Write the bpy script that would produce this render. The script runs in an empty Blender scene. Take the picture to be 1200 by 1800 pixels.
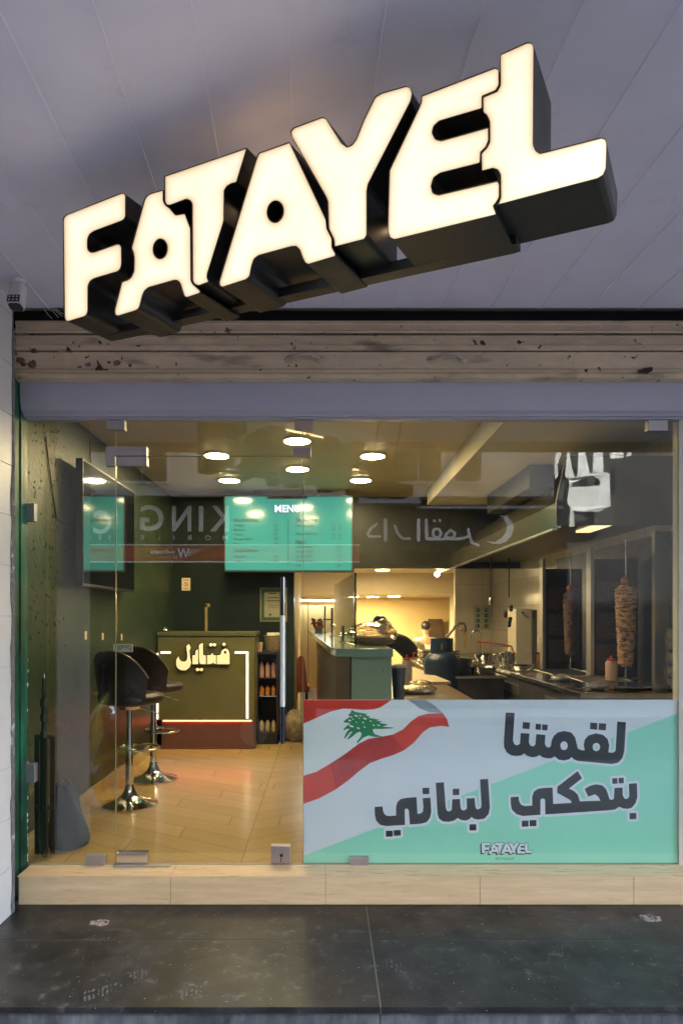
import bpy, bmesh, math, random
from mathutils import Vector, Matrix
from mathutils.geometry import tessellate_polygon, delaunay_2d_cdt
random.seed(7)
S = bpy.context.scene
COL = S.collection
PI = math.pi

# ------------------------------------------------------------ camera, sky, sun, exposure
CY, CZ, F, VX, VY = -3.8, 1.38, 1200.0, 570.0, 1083.0     # camera y, height, focal length and vanishing point (photo pixels)
cam = bpy.data.cameras.new("camera"); co = bpy.data.objects.new("camera", cam); COL.objects.link(co)
co.location = (0, CY, CZ); co.rotation_euler = (PI/2, 0, 0)
cam.sensor_fit = 'VERTICAL'; cam.sensor_height = 36; cam.lens = 24
cam.shift_x = 30/1800; cam.shift_y = 183/1800
cam.clip_start = .05; cam.clip_end = 400
S.camera = co
SUN_EL, SUN_AZ = 52, 12
w = bpy.data.worlds.new("World"); S.world = w; w.use_nodes = True
nt = w.node_tree; bgn = nt.nodes['Background']
sky = nt.nodes.new('ShaderNodeTexSky'); sky.sky_type = 'NISHITA'; sky.sun_disc = False
sky.sun_elevation = math.radians(SUN_EL); sky.sun_rotation = math.radians(SUN_AZ)
sky.air_density = 1.0; sky.dust_density = 1.5
nt.links.new(sky.outputs[0], bgn.inputs[0]); bgn.inputs[1].default_value = .15
sl = bpy.data.lights.new("sun", 'SUN'); sl.energy = 2.5; sl.angle = math.radians(.5); sl.color = (1, .93, .82)
so = bpy.data.objects.new("sun", sl); COL.objects.link(so)
sd = Vector((math.sin(math.radians(SUN_AZ))*math.cos(math.radians(SUN_EL)), math.cos(math.radians(SUN_AZ))*math.cos(math.radians(SUN_EL)), math.sin(math.radians(SUN_EL))))
so.rotation_euler = sd.to_track_quat('Z', 'Y').to_euler(); so.location = (0, 0, 30)
S.view_settings.view_transform = 'Standard'; S.view_settings.look = 'None'
S.view_settings.exposure = 4.15; S.view_settings.gamma = 1; S.view_settings.use_curve_mapping = False
S.cycles.use_denoising = True
S.cycles.max_bounces = 10; S.cycles.diffuse_bounces = 5; S.cycles.glossy_bounces = 5; S.cycles.transparent_max_bounces = 16
S.cycles.sample_clamp_indirect = 6

def P(px, py, Y):                                   # point of the photograph at depth Y
    d = Y - CY
    return Vector(((px-VX)*d/F, Y, CZ + (VY-py)*d/F))
def PX(px, Y): return (px-VX)*(Y-CY)/F
def PZ(py, Y): return CZ + (VY-py)*(Y-CY)/F

# ------------------------------------------------------------ materials
MATS = {}
def mat(name, col, rough=.6, metal=0, var=.12, vs=6, bump=0, bs=40, emit=None, es=0, col2=None, mix=(.5, .7), ms=8, det=6, spec=.5, coat=0, stretch=None, rv=0, sheen=0):
    if name in MATS: return MATS[name]
    m = bpy.data.materials.new(name); m.use_nodes = True; MATS[name] = m
    n = m.node_tree.nodes; L = m.node_tree.links; b = n['Principled BSDF']
    g = n.new('ShaderNodeNewGeometry'); v = g.outputs['Position']
    if stretch:
        mp = n.new('ShaderNodeMapping'); mp.inputs['Scale'].default_value = stretch; L.new(v, mp.inputs[0]); v = mp.outputs[0]
    t = n.new('ShaderNodeTexNoise'); t.inputs['Scale'].default_value = vs; t.inputs['Detail'].default_value = det; t.inputs['Roughness'].default_value = .6; L.new(v, t.inputs[0])
    r = n.new('ShaderNodeValToRGB'); L.new(t.outputs[0], r.inputs[0])
    r.color_ramp.elements[0].position = .3; r.color_ramp.elements[1].position = .7
    r.color_ramp.elements[0].color = tuple(c*(1-var) for c in col)+(1,); r.color_ramp.elements[1].color = tuple(min(1, c*(1+var)) for c in col)+(1,)
    out = r.outputs[0]
    if col2:
        t2 = n.new('ShaderNodeTexNoise'); t2.inputs['Scale'].default_value = ms; t2.inputs['Detail'].default_value = 8; t2.inputs['Roughness'].default_value = .65; L.new(v, t2.inputs[0])
        r2 = n.new('ShaderNodeValToRGB'); L.new(t2.outputs[0], r2.inputs[0]); r2.color_ramp.elements[0].position = mix[0]; r2.color_ramp.elements[1].position = mix[1]
        mx = n.new('ShaderNodeMixRGB'); L.new(r2.outputs[0], mx.inputs[0]); L.new(out, mx.inputs[1]); mx.inputs[2].default_value = tuple(col2)+(1,); out = mx.outputs[0]
    L.new(out, b.inputs['Base Color'])
    b.inputs['Roughness'].default_value = rough; b.inputs['Metallic'].default_value = metal
    b.inputs['Specular IOR Level'].default_value = spec; b.inputs['Coat Weight'].default_value = coat
    if rv:
        mr = n.new('ShaderNodeMapRange'); t3 = n.new('ShaderNodeTexNoise'); t3.inputs['Scale'].default_value = 5; t3.inputs['Detail'].default_value = 8; L.new(v, t3.inputs[0])
        L.new(t3.outputs[0], mr.inputs[0]); mr.inputs[1].default_value = .3; mr.inputs[2].default_value = .7
        mr.inputs[3].default_value = max(.02, rough-rv); mr.inputs[4].default_value = min(1, rough+rv); L.new(mr.outputs[0], b.inputs['Roughness'])
    if bump:
        t4 = n.new('ShaderNodeTexNoise'); t4.inputs['Scale'].default_value = bs; t4.inputs['Detail'].default_value = 6; L.new(v, t4.inputs[0])
        bp = n.new('ShaderNodeBump'); bp.inputs['Strength'].default_value = bump; bp.inputs['Distance'].default_value = .01
        L.new(t4.outputs[0], bp.inputs['Height']); L.new(bp.outputs[0], b.inputs['Normal'])
    if emit:
        b.inputs['Emission Color'].default_value = tuple(emit)+(1,); b.inputs['Emission Strength'].default_value = es
    return m

def glassmat(name, tint=(.93, .96, .93), f0=.045, gl=(1, 1, 1), rough=0.0):
    m = bpy.data.materials.new(name); m.use_nodes = True; MATS[name] = m
    n = m.node_tree.nodes; L = m.node_tree.links; n.remove(n['Principled BSDF']); o = n['Material Output']
    tr = n.new('ShaderNodeBsdfTransparent'); tr.inputs[0].default_value = tint+(1,)
    gs = n.new('ShaderNodeBsdfGlossy'); gs.inputs['Roughness'].default_value = rough; gs.inputs['Color'].default_value = gl+(1,)
    g = n.new('ShaderNodeNewGeometry')
    d = n.new('ShaderNodeVectorMath'); d.operation = 'DOT_PRODUCT'; L.new(g.outputs['Incoming'], d.inputs[0]); L.new(g.outputs['Normal'], d.inputs[1])
    def M(op, a, b=None):
        k = n.new('ShaderNodeMath'); k.operation = op
        for i, v in enumerate((a, b)):
            if v is None: continue
            if isinstance(v, (int, float)): k.inputs[i].default_value = v
            else: L.new(v, k.inputs[i])
        return k.outputs[0]
    c = M('ABSOLUTE', d.outputs['Value']); c = M('SUBTRACT', 1.0, c); c = M('POWER', c, 5.0); c = M('MULTIPLY', c, 1-f0); c = M('ADD', c, f0)
    mx = n.new('ShaderNodeMixShader'); L.new(c, mx.inputs[0]); L.new(tr.outputs[0], mx.inputs[1]); L.new(gs.outputs[0], mx.inputs[2]); L.new(mx.outputs[0], o.inputs[0])
    return m

# ------------------------------------------------------------ mesh helpers
ORG = {}
class MB:
    def __init__(s): s.v = []; s.f = []
    def add(s, vs, fs):
        k = len(s.v); s.v += [Vector(p) for p in vs]; s.f += [tuple(i+k for i in f) for f in fs]; return s
    def box(s, x0, x1, y0, y1, z0, z1, M=None):
        vs = [Vector((x, y, z)) for z in (z0, z1) for y in (y0, y1) for x in (x0, x1)]
        if M: vs = [M @ v for v in vs]
        return s.add(vs, [(0, 2, 3, 1), (4, 5, 7, 6), (0, 1, 5, 4), (2, 6, 7, 3), (0, 4, 6, 2), (1, 3, 7, 5)])
    def tube(s, pts, r, n=12, closed=False, caps=True):
        pts = [Vector(p) for p in pts]; rs = r if isinstance(r, (list, tuple)) else [r]*len(pts)
        k = len(s.v); N = len(pts); ref = None
        for i, p in enumerate(pts):
            a = pts[(i-1) % N] if (closed or i) else p; b = pts[(i+1) % N] if (closed or i < N-1) else p
            t = (b-a).normalized() if (b-a).length > 1e-9 else Vector((0, 0, 1))
            if ref is None: ref = t.orthogonal().normalized()
            ref = (ref - t*ref.dot(t)); ref = ref.normalized() if ref.length > 1e-6 else t.orthogonal().normalized()
            q = t.cross(ref)
            for j in range(n):
                an = 2*PI*j/n; s.v.append(p + (ref*math.cos(an)+q*math.sin(an))*rs[i])
        for i in range(N if closed else N-1):
            i2 = (i+1) % N
            for j in range(n):
                j2 = (j+1) % n; s.f.append((k+i*n+j, k+i*n+j2, k+i2*n+j2, k+i2*n+j))
        if caps and not closed:
            s.f.append(tuple(k+j for j in reversed(range(n)))); s.f.append(tuple(k+(N-1)*n+j for j in range(n)))
        return s
    def lathe(s, c, prof, n=32, M=None, ax='z'):
        c = Vector(c); k = len(s.v)
        for (r, z) in prof:
            for j in range(n):
                a = 2*PI*j/n; x, y = r*math.cos(a), r*math.sin(a)
                v = Vector((x, y, z)) if ax == 'z' else (Vector((x, z, y)) if ax == 'y' else Vector((z, x, y)))
                if M: v = M @ v
                s.v.append(c+v)
        for i in range(len(prof)-1):
            for j in range(n):
                j2 = (j+1) % n; s.f.append((k+i*n+j, k+i*n+j2, k+(i+1)*n+j2, k+(i+1)*n+j))
        s.f.append(tuple(k+j for j in reversed(range(n)))); s.f.append(tuple(k+(len(prof)-1)*n+j for j in range(n)))
        return s
    def ell(s, c, rx, ry, rz, n=16, m=10, M=None, jit=0):
        k = len(s.v); c = Vector(c)
        for i in range(m+1):
            ph = PI*i/m
            for j in range(n):
                a = 2*PI*j/n; q = 1+random.uniform(-jit, jit)
                v = Vector((rx*math.sin(ph)*math.cos(a)*q, ry*math.sin(ph)*math.sin(a)*q, rz*math.cos(ph)*q))
                if M: v = M @ v
                s.v.append(c+v)
        for i in range(m):
            for j in range(n):
                j2 = (j+1) % n; s.f.append((k+i*n+j, k+(i+1)*n+j, k+(i+1)*n+j2, k+i*n+j2))
        return s
    def prism(s, poly, fn0, fn1):                   # poly 2d, two maps to 3d
        n = len(poly); k = len(s.v)
        s.v += [Vector(fn0(p)) for p in poly]+[Vector(fn1(p)) for p in poly]
        s.f += [(k+i, k+(i+1) % n, k+n+(i+1) % n, k+n+i) for i in range(n)]
        for t in tessellate_polygon([[Vector((p[0], p[1], 0)) for p in poly]]):
            s.f.append((k+t[0], k+t[1], k+t[2])); s.f.append((k+n+t[2], k+n+t[1], k+n+t[0]))
        return s
    def build(s, name, m, parent=None, smooth=False, bev=0, org=None, auto=40, flip=False):
        me = bpy.data.meshes.new(name)
        if parent is None:
            xs = [v.x for v in s.v]; ys = [v.y for v in s.v]; zs = [v.z for v in s.v]
            o = Vector(org) if org else Vector(((min(xs)+max(xs))/2, (min(ys)+max(ys))/2, min(zs)))
        else: o = ORG[parent.name]
        me.from_pydata([v-o for v in s.v], [], s.f); me.validate()
        bm = bmesh.new(); bm.from_mesh(me)
        if not flip: bmesh.ops.recalc_face_normals(bm, faces=bm.faces)
        bm.to_mesh(me); bm.free()
        me.materials.append(m)
        if smooth: me.shade_smooth(); me.set_sharp_from_angle(angle=math.radians(auto))
        ob = bpy.data.objects.new(name, me); COL.objects.link(ob)
        if parent: ob.parent = parent
        else: ob.location = o
        ORG[ob.name] = o
        if bev:
            md = ob.modifiers.new('bevel', 'BEVEL'); md.width = bev; md.segments = 2; md.limit_method = 'ANGLE'
        return ob
def build_each(mb, name, m, parent=None, **kw):
    p = list(range(len(mb.v)))
    def fd(a):
        while p[a] != a: p[a] = p[p[a]]; a = p[a]
        return a
    for f in mb.f:
        for q in f[1:]: p[fd(q)] = fd(f[0])
    gr = {}
    for f in mb.f: gr.setdefault(fd(f[0]), []).append(f)
    out = []
    for fs in gr.values():
        ids = sorted({i for f in fs for i in f}); mp = {a: b for b, a in enumerate(ids)}
        k = MB(); k.v = [mb.v[i] for i in ids]; k.f = [tuple(mp[i] for i in f) for f in fs]; out.append(k.build(name, m, parent, **kw))
    return out
def tag(o, label=None, cat=None, group=None, kind=None):
    if label: o['label'] = label
    if cat: o['category'] = cat
    if group: o['group'] = group
    if kind: o['kind'] = kind
    return o
def thing(name, loc, label, cat, group=None):
    o = bpy.data.objects.new(name, None); COL.objects.link(o); o.location = loc; o.empty_display_size = .1
    ORG[o.name] = Vector(loc); return tag(o, label, cat, group)
def copy_tree(o, parent=None):
    c = o.copy(); COL.objects.link(c)
    if parent: c.parent = parent
    for ch in list(o.children): copy_tree(ch, c)
    return c
def ellipse(cx, cy, rx, ry, n=20, rot=0):
    return [(cx+rx*math.cos(t)*math.cos(rot)-ry*math.sin(t)*math.sin(rot), cy+rx*math.cos(t)*math.sin(rot)+ry*math.sin(t)*math.cos(rot)) for t in (2*PI*i/n for i in range(n))]
def rounded(poly, r=3, k=2):
    out = []; n = len(poly)
    for i in range(n):
        a, b, c = (Vector(poly[i-1]), Vector(poly[i]), Vector(poly[(i+1) % n]))
        la, lc = (a-b).length, (c-b).length
        p = b+(a-b)*min(r/la if la else 0, .33); q = b+(c-b)*min(r/lc if lc else 0, .33)
        for j in range(k+1):
            t = j/k; out.append(tuple(p*(1-t)**2+b*2*t*(1-t)+q*t*t))
    return out
def offset(poly, d):                                # positive = outwards for either winding
    n = len(poly); A = sum(poly[i-1][0]*poly[i][1]-poly[i][0]*poly[i-1][1] for i in range(n)); sg = 1 if A > 0 else -1
    out = []
    for i in range(n):
        a, b, c = Vector(poly[i-1]), Vector(poly[i]), Vector(poly[(i+1) % n])
        e1 = (b-a); e2 = (c-b)
        if e1.length < 1e-6 or e2.length < 1e-6: out.append(tuple(b)); continue
        n1 = Vector((e1.y, -e1.x)).normalized()*sg; n2 = Vector((e2.y, -e2.x)).normalized()*sg
        m = n1+n2; m = m.normalized() if m.length > 1e-6 else n1
        out.append(tuple(b+m*d/max(.5, m.dot(n1))))
    return out
def union(polys):                                   # overlapping 2d polygons -> clean triangles
    vs = []; fs = []
    for p in polys:
        k = len(vs); vs += [Vector(q) for q in p]; fs.append(list(range(k, k+len(p))))
    r = delaunay_2d_cdt(vs, [], fs, 1, 1e-4)
    return r[0], [f for f, o_ in zip(r[2], r[5]) if len(o_)]
def capsule(a, b, r, n=8):
    a, b = Vector(a), Vector(b); d = b-a; an = math.atan2(d.y, d.x)
    return [(a.x+r*math.cos(an+PI/2+PI*i/n), a.y+r*math.sin(an+PI/2+PI*i/n)) for i in range(n+1)]+[(b.x+r*math.cos(an-PI/2+PI*i/n), b.y+r*math.sin(an-PI/2+PI*i/n)) for i in range(n+1)]
def stroke(pts, r): return [capsule(pts[i], pts[i+1], r) for i in range(len(pts)-1)]
def tris(poly, holes=()):
    loops = [poly]+list(holes); flat = [q for l in loops for q in l]
    return [[flat[i] for i in t] for t in tessellate_polygon([[Vector((p[0], p[1], 0)) for p in l] for l in loops])]
def flat(mb, polys, fn, th=None):
    """flat shape; th = (front fn, back fn) for a solid"""
    v, f = union(polys)
    if th is None: mb.add([fn(p) for p in v], f); return mb
    k = len(mb.v); n = len(v); mb.v += [Vector(th[0](p)) for p in v]+[Vector(th[1](p)) for p in v]
    ec = {}
    for t in f:
        mb.f.append(tuple(k+i for i in t)); mb.f.append(tuple(k+n+i for i in reversed(t)))
        for i in range(len(t)):
            e = (t[i], t[(i+1) % len(t)]); ec[e] = 1
    for (a, b) in list(ec):
        if (b, a) not in ec: mb.f.append((k+a, k+n+a, k+n+b, k+b))
    return mb
def crop(ox, oy, s, pts): return [(ox+x/s, oy+y/s) for x, y in pts]
_tc = {}
def text2d(txt, bold=0):
    key = (txt, bold)
    if key in _tc: return _tc[key]
    cu = bpy.data.curves.new('t', 'FONT'); cu.body = txt; cu.size = 1; cu.offset = bold; cu.resolution_u = 3
    ob = bpy.data.objects.new('t', cu); COL.objects.link(ob)
    dg = bpy.context.evaluated_depsgraph_get(); me = bpy.data.meshes.new_from_object(ob.evaluated_get(dg))
    vs = [v.co.copy() for v in me.vertices]; fs = [tuple(p.vertices) for p in me.polygons]
    bpy.data.objects.remove(ob); bpy.data.curves.remove(cu); bpy.data.meshes.remove(me)
    if vs:
        x0 = min(v.x for v in vs); y0 = min(v.y for v in vs); vs = [Vector((v.x-x0, v.y)) for v in vs]
    _tc[key] = (vs, fs, max(v.x for v in vs), max(v.y for v in vs)); return _tc[key]
def text(mb, txt, fn, size, bold=0, width=None, align='l'):
    """fn maps (x right, y up) in metres to 3d"""
    vs, fs, W, H = text2d(txt, bold); sx = width/W if width else size
    off = {'l': 0, 'c': -W*sx/2, 'r': -W*sx}[align]
    mb.add([fn(v.x*sx+off, v.y*size) for v in vs], fs)

# ------------------------------------------------------------ shared materials
M_pvc = mat('white_pvc', (.76, .73, .84), .45, var=.05, vs=3, col2=(.62, .57, .56), mix=(.60, .85), ms=5, rv=.1)
M_tile_w = mat('white_wall_panel', (.60, .55, .545), .35, var=.05, vs=4)
M_black = mat('black_metal', (.022, .020, .018), .42, var=.2)
M_blackgloss = mat('black_gloss', (.008, .008, .009), .07, var=.1)
M_steel = mat('brushed_steel', (.50, .48, .45), .42, 1, var=.05, vs=4, rv=.04)
M_chrome = mat('chrome', (.75, .74, .72), .08, 1, var=.03)
M_alu = mat('satin_aluminium', (.42, .39, .40), .4, .8, var=.1, vs=12, rv=.1)
M_glass = glassmat('shop_glass', f0=.055)
M_green = mat('dark_green_paint', (.020, .034, .013), .42, var=.35, vs=5, bump=.35, bs=35)
M_black_plastic = mat('black_plastic', (.015, .015, .016), .5, var=.15)
M_white = mat('white_paint', (.75, .73, .70), .5, var=.05)
M_cream = mat('cream_wall', (.66, .50, .24), .7, var=.06, vs=2)
M_concrete = mat('grey_concrete', (.22, .21, .20), .85, var=.3, vs=9, bump=.5, bs=30)

# ------------------------------------------------------------ ground
def plane(name, x0, x1, y0, y1, z, m, label=None):
    o = MB().add([(x0, y0, z), (x1, y0, z), (x1, y1, z), (x0, y1, z)], [(0, 1, 2, 3)]).build(name, m, flip=True)
    o['kind'] = 'structure'; return o
M_asph = mat('asphalt', (.055, .055, .057), .85, var=.25, vs=30, bump=.4, bs=120, col2=(.08, .078, .075), ms=1.2)
M_pave = mat('concrete_paving', (.17, .16, .155), .8, var=.2, vs=8, bump=.3, bs=50)
plane('ground', -120, 120, -120, 60, -.56, M_asph)
plane('road', -60, 60, -8.0, -4.4, -.5, M_asph)
o = MB().box(-40, 40, -4.4, -1.13, -.6, -.34).build('pavement', M_pave, bev=.02); o['kind'] = 'structure'
o = MB().box(-40, 40, -9.0, -8.0, -.6, -.36).build('pavement', M_pave, bev=.02); o['kind'] = 'structure'

# ------------------------------------------------------------ the shop building
SH = thing('shop_building', (0, 0, -.15), 'restaurant shopfront with white boarded soffit, white left pier and deep lit interior', 'building')
SZ, SB = 3.01, -.19                                  # soffit height, back edge
def grooved(fn_map, a0, a1, w, first, gap=.005, dep=.004):
    """boards along a strip a0..a1 of width w with recessed grooves; fn_map(a, depth)->pair of 3d points"""
    mb = MB(); xs = []; k = math.floor((a0-first)/w)
    x = first+k*w; prof = [(a0, 0)]
    while x < a1:
        if x-gap/2 > a0 and x+gap/2 < a1: prof += [(x-gap/2, 0), (x-gap/2+.001, dep), (x+gap/2-.001, dep), (x+gap/2, 0)]
        x += w
    prof.append((a1, 0))
    vs = []
    for p in prof:
        q = fn_map(*p); vs += [q[0], q[1]]
    mb.add(vs, [(2*i, 2*i+1, 2*i+3, 2*i+2) for i in range(len(prof)-1)]); return mb
def sof(a, dep):                                     # a = X at d=1.806
    def pt(Y): return (a - .036*((Y-CY)-1.806), Y, SZ+dep)
    return pt(-2.75), pt(SB)
grooved(sof, -3.4, 4.2, .26, -.0933, .006, -.004).build('soffit', M_pvc, SH, flip=True)
# upper storeys above the soffit
M_facade = mat('beige_render', (.46, .40, .33), .85, var=.12, vs=2, bump=.3)
MB().box(-14, 14, -2.75, -2.6, 2.95, 15).box(-14, 14, -2.6, 12, 3.06, 3.3).build('upper_facade', M_facade, SH)
MB().box(-14, 14, -2.6, 12, 14.7, 15).build('roof', M_concrete, SH)
MB().box(-13.9, 14, 11.8, 12, -.5, 14.7).build('rear_wall', M_facade, SH)
# near-black box behind the shutter; the shade of the gap is its colour
M_dark = mat('dark_void', (.012, .011, .012), .9)
MB().box(-1.7, 2.4, -.06, .3, 2.64, 3.05).build('shutter_gap_box', M_dark, SH)
# left pier, clad in white boards
PXL = -1.606
def pier(a, dep): return ((PXL-dep, -.88, a), (PXL-dep, -.285, a))
g = grooved(pier, -.15, SZ, .2575, 1.38, .004, .004)
g.box(-3.4, PXL-.012, -.875, -.29, -.15, SZ+.02)
g.box(PXL-.013, PXL, -.885, -.875, -.15, SZ)
g.build('side_pier', M_tile_w, SH)
# broken edge of the pier: raw mortar
M_mortar = mat('raw_mortar', (.14, .13, .13), .95, var=.4, vs=25, bump=1, bs=60, col2=(.42, .40, .35), mix=(.58, .62), ms=9)
mb = MB(); pts = []; z = -.15
while z < 2.9:
    pts.append((z, random.uniform(.004, .02) if z < 2.15 else random.uniform(.001, .006))); z += random.uniform(.03, .09)
vs = []
for z, q in pts:
    vs += [(PXL+.003, -.285-q*1.2, z), (PXL-.03, -.262, z), (PXL+.004, -.262, z)]
fs = []
for i in range(len(pts)-1):
    a = i*3; fs += [(a, a+2, a+5, a+3), (a+2, a+1, a+4, a+5), (a, a+3, a+4, a+1)]
mb.add(vs, fs).build('pier_edge', M_mortar, SH)
# green jamb
M_jamb = mat('streaked_green_paint', (.012, .105, .055), .38, var=.5, vs=9, bump=.5, bs=25, col2=(.006, .030, .018), mix=(.42, .62), ms=7, stretch=(1, 1, .35), rv=.1)
mb = MB().box(-1.80, -1.655, -.28, -.09, -.15, 2.66).box(-1.80, -1.648, -.085, .0, -.02, 2.64).box(-1.80, -1.66, -.09, -.085, -.02, 2.6)
mb.build('jamb', M_jamb, SH, bev=.004)
# plaster crumbs along the jamb edge
M_plaster = mat('crumbling_plaster', (.6, .58, .52), .95, var=.2, vs=20, bump=.8)
mb = MB()
for i in range(26):
    z = random.choice([random.uniform(-.02, .3), random.uniform(-.02, 1.2)]); s = random.uniform(.002, .007)
    mb.ell((-1.648, random.uniform(-.01, .0), z), s*.7, s*.5, s*1.8, 6, 4, jit=.3)
mb.build('plaster_crumb', M_plaster, SH)
# right jamb
MB().box(PX(1191, 0), 2.6, -.01, .06, -.02, 2.66).build('jamb', mat('cream_jamb', (.55, .50, .42), .5, var=.06), SH)
# neighbouring frontage of the same block
build_each(MB().box(-14, -3.4, -.88, -.6, -.4, 3.06).box(2.62, 14, -.3, -.1, -.4, 3.06), 'side_facade', M_facade, SH)
# shutter box lintel
M_lint = mat('lilac_aluminium_panel', (.42, .405, .48), .42, .0, var=.04, vs=2, rv=.08)
pr = [(-.105, 2.655), (-.105, 2.60), (-.098, 2.53), (-.085, 2.50), (-.06, 2.487), (-.055, 2.478), (-.03, 2.476), (-.03, 2.468), (.03, 2.468), (.03, 2.655)]
MB().prism(pr, lambda p: (PX(36, -.1), p[0], p[1]), lambda p: (2.6, p[0], p[1])).build('lintel_panel', M_lint, SH, smooth=True, auto=30)

# --- interior shell
XL, XR, YB, ZC = -1.74, 2.25, 4.05, 2.75
M_floor = bpy.data.materials.new('oak_chevron_floor'); M_floor.use_nodes = True
def build_floor_mat(m, k=.59, P=1.45, W=.20, x0=-.466, c1=(.35, .235, .095), c2=(.50, .355, .165), rough=.12):
    n = m.node_tree.nodes; L = m.node_tree.links; b = n['Principled BSDF']
    def M(op, a, b_=None, c_=None):
        q = n.new('ShaderNodeMath'); q.operation = op
        for i, v in enumerate((a, b_, c_)):
            if v is None: continue
            if isinstance(v, (int, float)): q.inputs[i].default_value = v
            else: L.new(v, q.inputs[i])
        return q.outputs[0]
    g = n.new('ShaderNodeNewGeometry'); sp = n.new('ShaderNodeSeparateXYZ'); L.new(g.outputs['Position'], sp.inputs[0])
    X = M('SUBTRACT', sp.outputs[0], x0); Y = sp.outputs[1]
    pp = M('PINGPONG', X, P); v = M('DIVIDE', M('SUBTRACT', Y, M('MULTIPLY', pp, k)), W)
    row = M('FLOOR', v); fr = M('FRACT', v)
    colx = M('FLOOR', M('DIVIDE', X, P))
    # staggered butt joint inside each column
    st = M('MULTIPLY', M('FRACT', M('MULTIPLY', row, .381)), P*.8)
    seg = M('GREATER_THAN', pp, st)
    cb = n.new('ShaderNodeCombineXYZ'); L.new(row, cb.inputs[0]); L.new(colx, cb.inputs[1]); L.new(seg, cb.inputs[2])
    wn = n.new('ShaderNodeTexWhiteNoise'); L.new(cb.outputs[0], wn.inputs[0])
    # grain along the plank
    cg = n.new('ShaderNodeCombineXYZ'); L.new(M('ADD', M('MULTIPLY', pp, .6), M('MULTIPLY', wn.outputs[0], 30)), cg.inputs[0]); L.new(M('MULTIPLY', v, 1.3), cg.inputs[1]); L.new(colx, cg.inputs[2])
    no = n.new('ShaderNodeTexNoise'); no.inputs['Scale'].default_value = 2.2; no.inputs['Detail'].default_value = 9; no.inputs['Roughness'].default_value = .7; no.inputs['Distortion'].default_value = .6; L.new(cg.outputs[0], no.inputs[0])
    f = M('ADD', M('MULTIPLY', wn.outputs[0], .35), M('MULTIPLY', M('SUBTRACT', no.outputs[0], .2), .5))
    r = n.new('ShaderNodeValToRGB'); L.new(f, r.inputs[0]); r.color_ramp.elements[0].color = c1+(1,); r.color_ramp.elements[1].color = c2+(1,)
    e1 = M('LESS_THAN', fr, .028); e2 = M('LESS_THAN', M('ABSOLUTE', M('SUBTRACT', pp, st)), .003); e3 = M('LESS_THAN', pp, .003); e4 = M('GREATER_THAN', pp, P-.003)
    e = M('MAXIMUM', M('MAXIMUM', e1, e2), M('MAXIMUM', e3, e4))
    mx = n.new('ShaderNodeMixRGB'); L.new(M('MULTIPLY', e, .55), mx.inputs[0]); L.new(r.outputs[0], mx.inputs[1]); mx.inputs[2].default_value = (.08, .05, .03, 1)
    L.new(mx.outputs[0], b.inputs['Base Color'])
    L.new(M('ADD', M('MULTIPLY', no.outputs[0], .22), rough), b.inputs['Roughness'])
build_floor_mat(M_floor)
plane('floor', XL, 2.6, 0.02, YB+1.2, 0, M_floor)
o = MB().box(-1.8, 8, YB+1.2, 13, -.5, -.45).build('floor', mat('grey_floor_tile', (.3, .29, .27), .35, var=.1)); o['kind'] = 'structure'
M_ceil = mat('ochre_ceiling_paint', (.52, .41, .25), .5, var=.10, vs=2.5, rv=.1)
MB().box(-1.8, 2.6, .03, YB+.1, ZC, ZC+.04).build('ceiling', M_ceil, SH)
# left wall, dark green and pitted, with plank skirting
mb = MB().box(XL-.05, XL, 0, YB, 0, ZC+.02)
mb.build('green_wall', M_green, SH)
mb = MB()
for i in range(150):
    y = random.uniform(.04, .8); z = random.uniform(1.2, 2.6) if i < 110 else random.uniform(.5, 2.6); s = random.uniform(.004, .010)
    mb.ell((XL+.001, y, z), .002, s*1.3, s*random.uniform(.7, 1.6), 8, 4, jit=.25)
mb.build('plaster_pit', mat('pit_shadow', (.012, .015, .010), .9), SH)
MB().box(XL, XL+.012, .03, 3.2, 0, .10).build('skirting', M_floor, SH)
# cracks and loose cable on the green wall
mb = MB()
mb.tube([(XL+.006, .45, 2.5), (XL+.006, .5, 2.35), (XL+.006, .55, 2.2), (XL+.006, .62, 2.02), (XL+.006, .8, 1.98)], .004, 6)
mb.tube([(XL+.006, 1.25, 2.7), (XL+.006, 1.28, 2.5), (XL+.006, 1.36, 2.38), (XL+.006, 1.3, 2.2)], .004, 6)
build_each(mb, 'wall_cable', M_black_plastic, SH)
# back partition (dark green) and the dark header over the passage
MB().box(XL, -.347, YB, YB+.12, 0, ZC+.01).build('partition_wall', mat('deep_green_wall', (.010, .020, .012), .35, var=.25, vs=3), SH)
MB().box(-.347, XR, YB, YB+.1, 1.93, ZC+.01).build('header_wall', mat('dark_brown_header', (.035, .036, .028), .4, var=.2), SH)
# dropped bulkhead and lower ceiling on the kitchen side
MB().box(1.11, 2.6, .031, 3.57, 2.58, ZC-.002).build('bulkhead', mat('cream_plasterboard', (.60, .52, .40), .6, var=.05), SH)
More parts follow.
